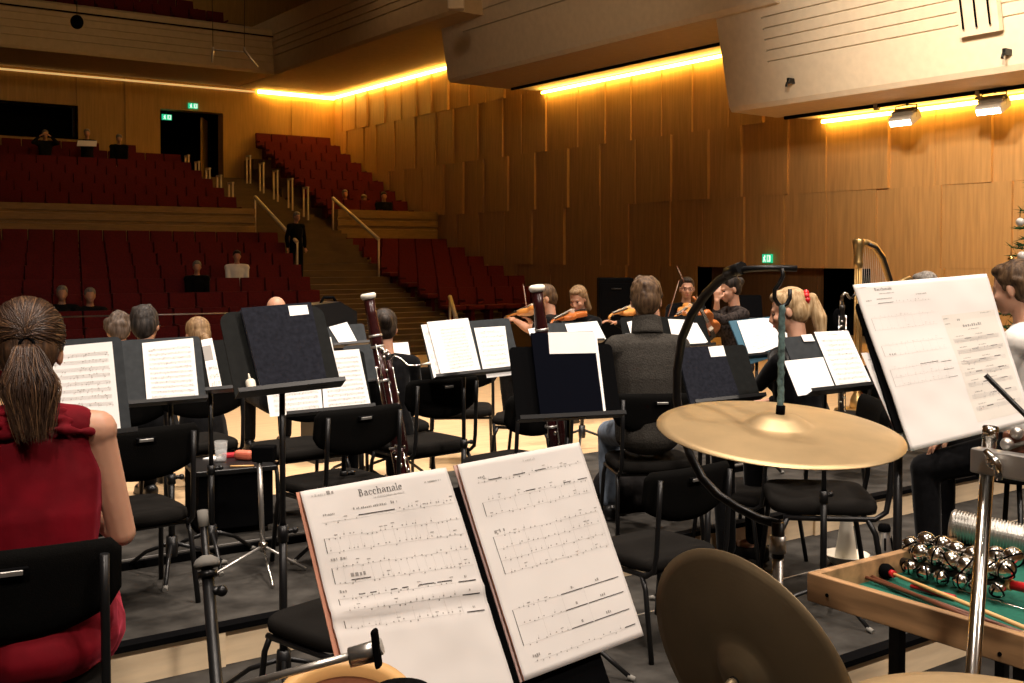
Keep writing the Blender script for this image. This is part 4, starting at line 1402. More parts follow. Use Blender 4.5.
def hand(b, w, dirv, palm, side, curl=0.5, s=1.0):
    """palm with five separate bent fingers growing from the wrist"""
    d = V(dirv).normalized()
    n = (V(palm) - d * V(palm).dot(d)).normalized()
    x = d.cross(n) * side
    base = w + d * 0.085 * s
    for t in (0.2, 0.5, 0.8, 1.0):
        c = w.lerp(base, t)
        for k in (-0.024, -0.008, 0.008, 0.024):
            b.ell(c + x * k * s * (0.7 + 0.3 * t), 0.0135 * s, seg=8, rings=6)
    for k, ln in ((-0.031, 0.062), (-0.0105, 0.078), (0.0105, 0.083), (0.031, 0.074)):
        p = base + x * k * s
        dd = d
        r = 0.0085 * s
        for seg_, (f, an) in enumerate(((0.45, curl * 0.7), (0.32, curl * 1.2), (0.23, curl * 0.9))):
            dd = (dd * cos(an) + n * sin(an)).normalized()
            q = p + dd * ln * f * s
            b.limb(p, q, r, r * 0.92, 3)
            p, r = q, r * 0.92
    p = w + d * 0.025 * s + x * 0.028 * s
    q = p + (d * 0.6 + x * 0.7 + n * 0.3).normalized() * 0.042 * s
    b.limb(p, q, 0.012 * s, 0.010 * s, 3)
    q2 = q + (d * 0.85 + x * 0.1 + n * 0.45).normalized() * 0.034 * s
    b.limb(q, q2, 0.0098 * s, 0.0085 * s, 3)


def person(label, px, py, d, az, s=1.0, lean=4, head=(0, 0, 0), wr=None, hair='short', hm='hair_mid', top='long', tm='blackcloth', bm='blackcloth',
           voxel=0.011, female=False, fz=None, glasses=False, seated=True, wl=None, face=False, legs=True, shoes=True, skin='skin', fat=1.0, poles=None, palms=None, group=None, hipy=0.0, cuff=0.9, fdir=None, sho=None, collar=False, kz=None):
    head_top = P(px, py, d)
    R = Matrix.Rotation(AZ(az), 3, 'Z')
    A = Matrix.Rotation(radians(-lean), 3, 'X')
    hx = A @ V((0, 0.02, 0.70)) * s
    off = R @ V((hx.x, hx.y, 0))
    loc = V((head_top.x, head_top.y, 0)) - off
    if fz is None:
        fz = floor_z(loc)
    loc.z = fz
    root = thing('person', label, 'person', loc, AZ(az), group)
    ph = (head_top.z - fz) - (A @ V((0, 0.02, 0.80))).z * s     # pelvis height

    def T(v):
        return V((0, 0, ph)) + A @ (V(v) * s)
    J = dict(pel=T((0, 0, 0)), wai=T((0, 0.01, 0.17)), che=T((0, 0.0, 0.34)), nb=T((0, -0.015, 0.51)), hd=T((0, 0.02, 0.685)))
    sw = (0.165 if female else 0.185) * fat ** 0.5
    sz = 0.455
    if sho:
        sw, sz = sho
    sl, sr = T((-sw, -0.01, sz)), T((sw, -0.01, sz))

    def LOC(v):
        return R.inverted() @ (v - loc) if isinstance(v, Vector) else T(v)
    wrl = LOC(wl or (-0.13, 0.30, 0.10))
    wrr = LOC(wr or (0.13, 0.30, 0.10))
    pl = poles or (V((-0.6, -0.3, -1)), V((0.6, -0.3, -1)))
    el, wrl = elbow(sl, wrl, 0.285 * s, 0.25 * s, V(pl[0]))
    er, wrr = elbow(sr, wrr, 0.285 * s, 0.25 * s, V(pl[1]))
    HM = A @ rotm(*head)
    hc = J['hd']
    f = fat

    def torso(b, g, cut=1.0):
        pts = [(0, 0, -0.02, 0.165, 0.125, 0.10), (0, 0.0, 0.08, 0.155 * f, 0.118 * f, 0.1), (0, 0.01, 0.18, (0.128 if female else 0.142) * f, 0.105 * f, 0.1), (0, 0.005, 0.28, (0.138 if female else 0.155) * f, 0.11 * f, 0.1), (0, 0.0, 0.37, (0.142 if female else 0.168) * f, 0.108, 0.09), (0, -0.015, 0.44, (0.135 if female else 0.160), 0.082, 0.06)]
        for (x, y, z, rx, ry, rz) in pts:
            b.ell(T((x, y, z)), ((rx * s + g), (ry * s + g), rz * s + g * 0.5), A)
        for (p0, p1) in zip(pts[:-1], pts[1:]):
            for q in range(1, 6):
                m = [a + (c - a) * q / 6 for a, c in zip(p0, p1)]
                b.ell(T(m[:3]), (m[3] * s + g, m[4] * s + g, m[5] * s), A)
        if female:
            for k in (-1, 1):
                b.ell(T((k * 0.07, 0.085, 0.33)), 0.062 * s + g)
        for sh in (sl, sr):
            c0_ = T((0, -0.015, sz + 0.02))
            b.limb(c0_, c0_.lerp(sh, cut), 0.056 * s + g, (0.050 if female else 0.060) * s + g, 6)

    def arm(b, g, which, upto=1.0):
        sh, e, w = (sl, el, wrl) if which < 0 else (sr, er, wrr)
        ru, re, rw = (0.050, 0.040, 0.026) if not female else (0.043, 0.036, 0.023)
        b.limb(sh, e, ru * s + g, re * s + g, 8)
        b.limb(e, e.lerp(w, 0.35 * min(1, upto / 0.35)), re * s + g, (re * 1.02) * s + g, 4)
        if upto > 0.35:
            b.limb(e.lerp(w, 0.35), e.lerp(w, upto), re * 1.02 * s + g, (rw + (1 - upto) * 0.012) * s + g, 6)

    hipL, hipR = V((-0.09 * s, 0.02, ph - 0.01)), V((0.09 * s, 0.02, ph - 0.01))
    if seated:
        kz = kz or min(max(0.46 * s, ph - 0.08), ph + 0.02)
        kl, kr = V((-0.15 * s, 0.43 * s, kz)), V((0.15 * s, 0.43 * s, kz))
        al, ar = V((-0.15 * s, 0.40 * s, 0.085)), V((0.15 * s, 0.42 * s, 0.085))
    else:
        kl, kr = V((-0.10 * s, 0.05 * s, ph * 0.53)), V((0.10 * s, -0.02 * s, ph * 0.53))
        al, ar = V((-0.11 * s, 0.04 * s, 0.08)), V((0.11 * s, -0.12 * s, 0.09))

    def leg(b, g, h, k, a, end=1.0):
        b.limb(h, k, 0.078 * s + g, 0.058 * s + g, 8)
        m = k.lerp(a, 0.3)
        b.limb(k, m, 0.056 * s + g, 0.054 * s + g, 4)
        b.limb(m, k.lerp(a, end), 0.054 * s + g, 0.038 * s + g * 1.5, 6)

    b = MB()
    torso(b, 0)
    for w in (-1, 1):
        arm(b, 0, w)
    fd = fdir or (None, None)
    pm_ = palms or (V((0, 0, -1)), V((0, 0, -1)))
    hand(b, wrl, fd[0] or (wrl - el), pm_[0], 1, 0.45, s * (0.92 if female else 1.0))
    hand(b, wrr, fd[1] or (wrr - er), pm_[1], -1, 0.45, s * (0.92 if female else 1.0))
    if legs:
        leg(b, 0, hipL, kl, al)
        leg(b, 0, hipR, kr, ar)
        for a in (al, ar):
            b.limb(a, a + V((0, 0.13 * s, -0.045)), 0.04 * s, 0.032 * s, 4)
    b.limb(J['nb'] - A @ V((0, 0, 0.03)) * s, hc + HM @ V((0, -0.025, -0.06)) * s, 0.056 * s, 0.050 * s, 6)

    def Hp(x, y, z):
        return hc + HM @ (V((x, y, z)) * s)
    b.ell(Hp(0, -0.012, 0.03), (0.074 * s, 0.092 * s, 0.085 * s), HM, 18, 12)
    b.ell(Hp(0, 0.022, -0.03), (0.060 * s, 0.066 * s, 0.078 * s), HM, 18, 12)
    b.ell(Hp(0, 0.058, -0.088), (0.026 * s, 0.024 * s, 0.022 * s), HM)           # chin
    b.ell(Hp(0, 0.074, 0.018), (0.046 * s, 0.016 * s, 0.010 * s), HM)            # brow
    for k in (-1, 1):
        b.ell(Hp(k * 0.037, 0.064, -0.028), (0.021 * s, 0.020 * s, 0.020 * s), HM)   # cheek
        b.ell(Hp(k * 0.074, -0.008, -0.012), (0.010 * s, 0.019 * s, 0.031 * s), HM @ rotm(k * 18))   # ear
        b.ell(Hp(k * 0.011, 0.094, -0.042), (0.008 * s, 0.010 * s, 0.007 * s), HM)
    b.limb(Hp(0, 0.082, 0.006), Hp(0, 0.104, -0.034), 0.009 * s, 0.012 * s, 4)   # nose
    b.ell(Hp(0, 0.086, -0.061), (0.022 * s, 0.010 * s, 0.006 * s), HM)
    b.ell(Hp(0, 0.084, -0.070), (0.019 * s, 0.010 * s, 0.006 * s), HM)
    blob(b, 'body', skin, root, voxel if not face else min(voxel, 0.008), 3)
    if face:
        for k in (-1, 1):
            MB().ell(Hp(k * 0.030, 0.074, -0.002), (0.013 * s, 0.010 * s, 0.007 * s), HM).build('eye', 'eyew', root)
        MB().ell(Hp(0, 0.090, -0.066), (0.023 * s, 0.008 * s, 0.0055 * s), HM).build('lips', 'lips', root)
    if glasses:
        g = MB()
        for k in (-1, 1):
            g.tube([Hp(k * 0.032 + 0.024 * cos(a), 0.098, 0.0 + 0.018 * sin(a)) for a in [2 * pi * i / 16 for i in range(16)]], 0.0022 * s, 6, closed=True)
            g.tube([Hp(k * 0.056, 0.097, 0.004), Hp(k * 0.078, 0.06, 0.004), Hp(k * 0.082, -0.01, 0.0)], 0.002 * s, 6)
        g.tube([Hp(-0.008, 0.101, 0.004), Hp(0.008, 0.101, 0.004)], 0.002 * s, 6)
        g.build('glasses', 'black', root)
    # hair
    h = MB()
    if hair != 'bald':
        h.ell(Hp(0, -0.024, 0.044), (0.084 * s, 0.094 * s, 0.086 * s), HM, 20, 14)
        h.ell(Hp(0, -0.050, 0.0), (0.078 * s, 0.070 * s, 0.085 * s), HM, 20, 14)
        h.ell(Hp(0, 0.022, 0.088), (0.062 * s, 0.060 * s, 0.034 * s), HM, 16, 10)
        if hair in ('short', 'wavy', 'curly'):
            h.ell(Hp(0, -0.064, -0.045), (0.058 * s, 0.036 * s, 0.045 * s), HM)
            if hair != 'short':
                rr = random.Random(int(px * 7))
                for k in range(60 if hair == 'curly' else 34):
                    v = V((rr.uniform(-1, 1), rr.uniform(-1, 0.75), rr.uniform(-0.5, 1))).normalized()
                    gk = 0.030 if hair == 'curly' else 0.018
                    h.ell(Hp(v.x * 0.076, v.y * 0.084 - 0.022, v.z * 0.082 + 0.04), gk * s * rr.uniform(0.7, 1.2), seg=8, rings=6)
        if hair in ('ponytail', 'lowtail'):
            z0 = 0.05 if hair == 'ponytail' else -0.03
            h.limb(Hp(0, -0.09, z0), Hp(0, -0.135, z0 - 0.01), 0.024 * s, 0.030 * s, 4)
            h.limb(Hp(0, -0.135, z0 - 0.01), Hp(0.0, -0.15, z0 - 0.12), 0.032 * s, 0.042 * s, 6)
            h.limb(Hp(0, -0.15, z0 - 0.12), Hp(0.0, -0.135, z0 - 0.27), 0.042 * s, 0.018 * s, 6)
        if hair == 'long':
            for k in (-1, 1):
                h.limb(Hp(k * 0.066, -0.02, 0.02), Hp(k * 0.078, -0.03, -0.11), 0.030 * s, 0.030 * s, 6)
            h.limb(Hp(0.02, -0.085, 0.0), Hp(0.03, -0.10, -0.22), 0.062 * s, 0.035 * s, 8)
        if hair == 'bun':
            h.ell(Hp(0, -0.125, 0.03), 0.042 * s)
            h.ell(Hp(0, -0.10, 0.02), 0.05 * s)
        blob(h, 'hair', hm, root, max(0.006, voxel * 0.7), 2)
        if hair == 'ponytail':
            e = MB()
            for k in range(9):
                a = 2 * pi * k / 9
                e.ell(Hp(0.030 * cos(a), -0.112, 0.048 + 0.030 * sin(a)), 0.017 * s, seg=10, rings=8)
            o = e.build('hair_tie', 'redpl', root)
            o['label'] = 'bright red hair tie'
    else:
        h.ell(Hp(0, -0.058, -0.01), (0.078 * s, 0.052 * s, 0.045 * s), HM)
        blob(h, 'hair', hm, root, max(0.006, voxel * 0.7), 2)
    # clothing
    c = MB()
    if top != 'sleeveless':
        c.ell(T((0, -0.012, 0.495)), (0.088 * s, 0.076 * s, 0.045 * s), A)
    torso(c, 0.012, 0.66 if top == 'sleeveless' else 1.0)
    up = dict(long=cuff, short=0.02, sleeveless=None)[top]
    if up is not None:
        for w in (-1, 1):
            if top == 'short':
                sh, e = (sl, el) if w < 0 else (sr, er)
                c.limb(sh, sh.lerp(e, 0.5), 0.062 * s, 0.056 * s, 6)
            else:
                arm(c, 0.011, w, up)
    blob(c, 'shirt' if top != 'sleeveless' else 'dress', tm, root, max(0.010, voxel), 2)
    if collar:
        c = MB()
        for q in range(5):
            ring = [T((0.072 * cos(a) * (1 - 0.03 * q), 0.068 * sin(a) - 0.012 + 0.005 * q, 0.515 + 0.018 * q - 0.012 * sin(a))) for a in [2 * pi * i / 24 for i in range(24)]]
            c.tube(ring, 0.016, 8, closed=True)
        blob(c, 'collar', tm, root, 0.009, 2)
    if legs:
        c = MB()
        leg(c, 0.012, hipL, kl, al, 0.93)
        leg(c, 0.012, hipR, kr, ar, 0.93)
        c.ell((0, 0, ph - 0.02), (0.175 * s, 0.135 * s, 0.10 * s))
        blob(c, 'trousers', bm, root, max(0.012, voxel), 2)
        if shoes:
            for a in (al, ar):
                e = MB()
                e.limb(a + V((0, -0.05, -0.035)), a + V((0, 0.15 * s, -0.05)), 0.045 * s, 0.036 * s, 6)
                e.box(a + V((0, 0.05, -0.078)), (0.08, 0.27 * s, 0.014))
                blob(e, 'shoe', 'black', root, 0.012, 2)
    return root, dict(wl=wrl, wr=wrr, Hp=Hp, T=T, loc=loc, R=R, HM=HM, ph=ph)


# ------------------------------------------------------------------ the orchestra
# woman in the red velvet dress
root, K = person('woman with a brown ponytail and sleeveless red velvet dress, seen from behind', 27, 306, 2.88, 10, 1.04, 4, (4, 14, 0), hair='custom', hm='hair_brown', top='sleeveless', tm='velvet',
                 voxel=0.006, female=True, wr=(0.13, 0.26, 0.27), wl=(-0.13, 0.26, 0.27), sho=(0.160, 0.480), fat=1.16, legs=True, bm='velvet', shoes=False,
                 poles=(V((-0.2, -0.5, -1)), V((0.42, -0.5, -1))))
Hp, T = K['Hp'], K['T']
b = MB()
b.ell((0, 0.08, K['ph'] - 0.03), (0.235, 0.30, 0.125))
b.ell((0, -0.02, K['ph'] + 0.03), (0.215, 0.16, 0.13))
b.limb((-0.13, 0.1, K['ph'] - 0.05), (-0.16, 0.42, K['ph'] - 0.07), 0.115, 0.10)
b.limb((0.13, 0.1, K['ph'] - 0.05), (0.16, 0.42, K['ph'] - 0.07), 0.115, 0.10)
blob(b, 'skirt', 'velvet', root, 0.012, 3)
b = MB()
for k in range(3):     # soft cowl folds at the nape
    rx, ry, z = 0.115 + 0.028 * k, 0.072 + 0.018 * k, 0.515 - 0.022 * k
    ring = [T((rx * cos(a), 0.005 + ry * sin(a), z - 0.02 * sin(a) + 0.004 * sin(5 * a + k))) for a in [2 * pi * i / 30 for i in range(30)]]
    b.tube(ring, [0.011 + 0.004 * sin(3 * i + k) for i in range(30)], 8, closed=True)
blob(b, 'cowl', 'velvet', root, 0.006, 2)
for k in (-1, 1):       # wide shoulder straps of the bodice
    pass
tie = (0.004, -0.112, -0.012)
rr = random.Random(12)
b = MB()
for i in range(1300):
    th = rr.uniform(-2.2, 2.2)
    ph_ = rr.uniform(-0.35, 1.45)
    d0 = V((sin(th) * cos(ph_), -cos(th) * cos(ph_), sin(ph_))).normalized()
    if d0.y > 0.55 and d0.z < 0.75:
        continue
    d1 = V((rr.gauss(0, 0.09), -1.0, -0.12 + rr.gauss(0, 0.07))).normalized()
    lift = 1.0 + rr.uniform(-0.03, 0.045)
    pts = []
    sag = rr.uniform(-0.10, 0.10)
    for q in range(11):
        t = q / 10
        d_ = d0.slerp(d1, t) if d0.angle(d1) < 3.1 else d0
        w = sin(pi * t)
        d_ = (d_ + V((0, 0, sag * w))).normalized()
        e = V((d_.x * 0.088 * lift, d_.y * 0.100 * lift - 0.026, d_.z * 0.096 * lift + 0.034))
        if t > 0.8:
            e = e.lerp(V(tie), (t - 0.8) / 0.2 * 0.8)
        pts.append(Hp(*e))
    b.mi = 0 if rr.random() < 0.62 else (1 if rr.random() < 0.6 else 2)
    r0 = rr.uniform(0.0007, 0.0016)
    b.tube(pts, [r0 * (0.6 + 0.4 * sin(pi * min(1, q / 10 + 0.15))) for q in range(11)], 4, cap=False)
for i in range(900):
    a, rad = rr.uniform(0, 2 * pi), sqrt(rr.random())
    wv = rr.gauss(0, 0.006)
    L = rr.uniform(0.17, 0.245)
    pts = []
    for q in range(13):
        t = q / 12
        sp = 0.013 + 0.052 * min(1, t * 2.0) * (1 - 0.50 * max(0, t - 0.55) / 0.45)
        x = tie[0] + rad * cos(a) * sp + 0.018 * t + wv * sin(6 * t + i)
        y = tie[1] - 0.035 * sin(min(1, t * 2.2) * pi / 2) + rad * sin(a) * sp * 0.6 + 0.02 * t
        z = tie[2] - L * t + 0.016 * sin(min(1, t * 3.2) * pi)
        pts.append(Hp(x, y, z))
    b.mi = 0 if rr.random() < 0.62 else (1 if rr.random() < 0.6 else 2)
    r0 = rr.uniform(0.0007, 0.0017)
    b.tube(pts, [r0 * (1 - 0.75 * max(0, q / 12 - 0.6) / 0.4) for q in range(13)], 4, cap=False)
hs = b.build('hair_strands', [mat('brown_strand', (0.032, 0.015, 0.008), 0.42), mat('light_brown_strand', (0.075, 0.036, 0.017), 0.4), mat('honey_strand', (0.17, 0.09, 0.042), 0.4)], root)
b = MB()
for k in range(3):
    b.tube([Hp(tie[0] + 0.0165 * cos(q), tie[1] - 0.008 + 0.004 * k, tie[2] + 0.0165 * sin(q) - 0.003 * k) for q in [2 * pi * i / 18 for i in range(18)]], 0.0035, 6, closed=True)
b.build('hair_tie', 'blackmatte', root)

# man in the grey sweater
person('man with tousled brown hair and charcoal roll-neck sweater, seen from behind', 646, 279, 6.15, 33, 1.06, 5, (6, 4, 0), hair='wavy', hm='hair_mid', top='long', tm='sweater', bm='jeans', voxel=0.010,
       fat=1.08, wl=(-0.16, 0.34, 0.26), wr=(0.16, 0.34, 0.26), collar=True, sho=(0.160, 0.435))
# blonde woman with the red hair tie
person('woman in black with a pale ponytail and bright red hair tie, in profile', 788, 290, 5.9, -8, 1.0, 8, (-28, 6, 0), hair='ponytail', hm='hair_blond', voxel=0.009, female=True, face=True,
       wl=P(757, 388, 5.65), wr=(0.14, 0.30, 0.2), sho=(0.185, 0.44), fat=1.12, poles=(V((-1, -0.2, -0.5)), V((0.6, -0.3, -1))))
# man in the white shirt by the tray
person('man in a white shirt with wavy dark hair, partly behind the wide sheet', 1014, 263, 5.4, -20, 1.10, 6, (8, 6, 0), hair='wavy', hm='hair_mid', top='long', tm='whiteshirt', voxel=0.010, fat=1.1,
       kz=0.66, fz=ZA, wl=(-0.16, 0.36, 0.02), wr=(0.12, 0.34, 0.05))


def violin(label, bottom, scroll, up, vm='varnish', group='violins'):
    bo, sc = V(bottom), V(scroll)
    d = (sc - bo).normalized()
    u = (V(up) - d * V(up).dot(d)).normalized()
    x = d.cross(u)
    mx = Matrix((x, d, u)).transposed().to_4x4()
    mx.translation = bo
    t = thing('violin', label, 'violin', (0, 0, 0), 0, group)
    t.matrix_world = mx
    half = [(0.0, 0.0), (0.045, 0.004), (0.080, 0.025), (0.102, 0.07), (0.098, 0.115), (0.082, 0.145), (0.062, 0.165), (0.054, 0.19), (0.060, 0.215), (0.076, 0.24), (0.083, 0.275), (0.076, 0.315), (0.052, 0.345), (0.020, 0.355)]
    out = half + [(-a, c) for a, c in reversed(half[1:])]
    b = MB()
    lay = []
    for (k, z) in ((0.93, -0.022), (1.0, -0.018), (1.0, 0.018), (0.93, 0.023), (0.55, 0.030)):
        lay.append([b.b.verts.new((a * k, 0.178 + (c - 0.178) * k, z)) for a, c in out])
    for l0, l1 in zip(lay[:-1], lay[1:]):
        for i in range(len(out)):
            b.b.faces.new((l0[i], l0[(i + 1) % len(out)], l1[(i + 1) % len(out)], l1[i])).smooth = True
    b.b.faces.new(lay[-1])
    b.b.faces.new(list(reversed(lay[0])))
    b.build('body', vm, t)
    b = MB().tube([(0, 0.33, 0.012), (0, 0.50, 0.016), (0, 0.55, 0.012)], [0.016, 0.012, 0.012], 8)
    b.tube([(0, 0.55, 0.012), (0, 0.585, -0.005), (0, 0.595, -0.022), (0, 0.58, -0.028), (0, 0.573, -0.015)], [0.012, 0.011, 0.010, 0.009, 0.007], 8)
    b.build('neck', vm, t)
    b = MB().box((0, 0.395, 0.034), (0.030, 0.27, 0.008), Euler((radians(-3), 0, 0)).to_matrix())
    b.build('fingerboard', 'ebony', t)
    MB().box((0, 0.06, 0.036), (0.04, 0.11, 0.008)).build('tailpiece', 'ebony', t)
    MB().box((-0.045, 0.03, 0.036), (0.06, 0.05, 0.016), None, 0.004).build('chin_rest', 'ebony', t)
    b = MB().box((0, 0.165, 0.046), (0.040, 0.006, 0.034))
    for k in range(4):
        xx = -0.009 + 0.006 * k
        b.tube([(xx, 0.10, 0.042), (xx * 1.4, 0.165, 0.064), (xx * 0.7, 0.53, 0.030)], 0.0008, 4)
    b.build('bridge', 'ivory', t)
    b = MB()
    for k, yy in enumerate((0.545, 0.56)):
        b.tube([(-0.03, yy, 0.008), (0.03, yy, 0.004)], 0.004, 6)
    b.build('peg', 'ebony', t)
    return t


def bow(label, a, c):
    a, c = V(a), V(c)
    d = (c - a)
    L = d.length
    t = thing('violin_bow', label, 'bow', a, 0, 'violin bows')
    d.normalize()
    n = d.orthogonal().normalized()
    pts = [d * L * k / 8 + n * (-0.010 * sin(pi * k / 8)) for k in range(9)]
    MB().tube(pts, [0.0055 - 0.002 * k / 8 for k in range(9)], 6).build('stick', 'rosewood', t)
    MB().tube([n * 0.020 + d * 0.03, n * 0.014 + d * (L - 0.01)], 0.004, 5).build('hair', 'ivory', t)
    MB().box(n * 0.010 + d * 0.03, (0.02, 0.02, 0.02)).build('frog', 'ebony', t)
    return t


# violinist seen from behind, arm reaching to the scroll
dv = 10.2
person('violinist with short brown hair seen from behind, bare forearm at the fiddle neck', 545, 286, dv, -42, 1.0, 6, (-18, 10, 0), hair='short', hm='hair_mid', top='short', voxel=0.009, wl=P(516, 321, dv + 0.25), wr=P(534, 326, dv + 0.25))
violin('golden fiddle pointing away from the neck of the violinist seen from behind', P(545, 307, dv + 0.03), P(503, 319, dv + 0.48), (0.1, 0.1, 1), 'varnishlt')
bow('bow standing upright in front of the violinist seen from behind', P(527, 312, dv + 0.15), P(523, 284, dv + 0.3))
# violinist with long blonde hair
dv = 10.5
person('violinist with long sandy hair bending her face down to a dark fiddle', 578, 287, dv, -104, 1.0, 8, (-10, 14, 0), hair='long', hm='hair_sand', top='short', voxel=0.008, female=True, face=True, wl=P(558, 327, dv - 0.38), wr=P(586, 328, dv - 0.3))
violin('dark fiddle under the chin of the violinist with long sandy hair', P(581, 313, dv - 0.13), P(550, 323, dv - 0.64), (0.1, 0.1, 1))
# violinist hidden behind the grey sweater
dv = 11.0
person('violinist mostly hidden behind the grey sweater, one hand on an orange fiddle', 650, 290, dv, -60, 0.98, 6, (-10, 10, 0), hair='short', hm='hair_dark', voxel=0.010, wl=P(616, 323, dv - 0.4), wr=P(645, 326, dv - 0.2))
violin('orange fiddle beside the head of the man in the grey sweater', P(640, 309, dv - 0.05), P(607, 317, dv - 0.55), (0.1, -0.1, 1), 'varnishlt')
# smiling violinist with glasses
dv = 12.0
person('smiling violinist in black with glasses, facing the percussion', 687, 278, dv, -150, 1.0, 3, (10, -2, 0), hair='bun', hm='hair_dark', voxel=0.008, female=True, face=True, glasses=True, wl=P(684, 312, dv - 0.40), wr=P(680, 320, dv - 0.3))
violin('small upright-held fiddle at the chest of the smiling violinist', P(695, 306, dv - 0.14), P(676, 317, dv - 0.58), (0.1, -0.3, 1), 'varnishlt')
bow('bow leaning up over the shoulder of the smiling violinist', P(684, 282, dv - 0.2), P(677, 266, dv - 0.1))
bow('long bow slanting between the grey sweater and the smiling violinist', P(667, 320, dv - 0.45), P(679, 280, dv - 0.35))
# woman with her hand at her face
dv = 9.8
person('woman in a black lace top with dark pinned-up hair, hand raised to her face', 729, 276, dv, -70, 1.0, 6, (-6, 10, 0), hair='bun', hm='hair_dark', tm='lace', bm='greytrouser', voxel=0.008, female=True, face=True, wr=P(717, 301, dv - 0.16), wl=P(702, 314, dv - 0.45), cuff=0.6,
       fdir=(None, V((0, 0, 1))), palms=(V((0, 0, -1)), RT))
violin('dark fiddle hanging upright from the hand of the woman in black lace', P(712, 335, dv - 0.35), P(697, 303, dv - 0.75), (-0.6, -0.7, 0.2))
bow('bow tip rising beside the fiddle of the woman in black lace', P(704, 318, dv - 0.55), P(697, 296, dv - 0.5))
# dark-haired woman beyond the bassoon
person('woman with dark tied hair and bare neck in a black top, beyond the bassoon', 384, 311, 6.8, 14, 0.98, 6, (10, 10, 0), hair='bun', hm='hair_dark', voxel=0.010, female=True)
# heads over the stands
person('person with fluffy grey-blond curls showing over the wide grey stand', 118, 316, 8.1, 6, 1.0, 8, (0, 14, 0), hair='curly', hm='hair_ash', voxel=0.013)
person('person with dark grey wavy hair and glasses looking aside over the wide grey stand', 145, 307, 6.7, -6, 1.0, 6, (34, 6, 0), hair='wavy', hm='hair_greydk', voxel=0.011, glasses=True)
person('woman with a low sandy ponytail between the wide grey stand and the rounded stand', 197, 319, 7.4, -2, 0.98, 6, (0, 8, 0), hair='lowtail', hm='hair_sand', voxel=0.011, female=True)
person('bald person whose crown shows just above the navy folder', 276, 297, 8.6, 8, 1.0, 8, (0, 10, 0), hair='bald', hm='hair_grey', voxel=0.012)
person('grey-haired person almost hidden behind the wide two-part sheet', 924, 273, 8.6, -10, 1.0, 4, (0, 4, 0), hair='short', hm='hair_grey', voxel=0.013)


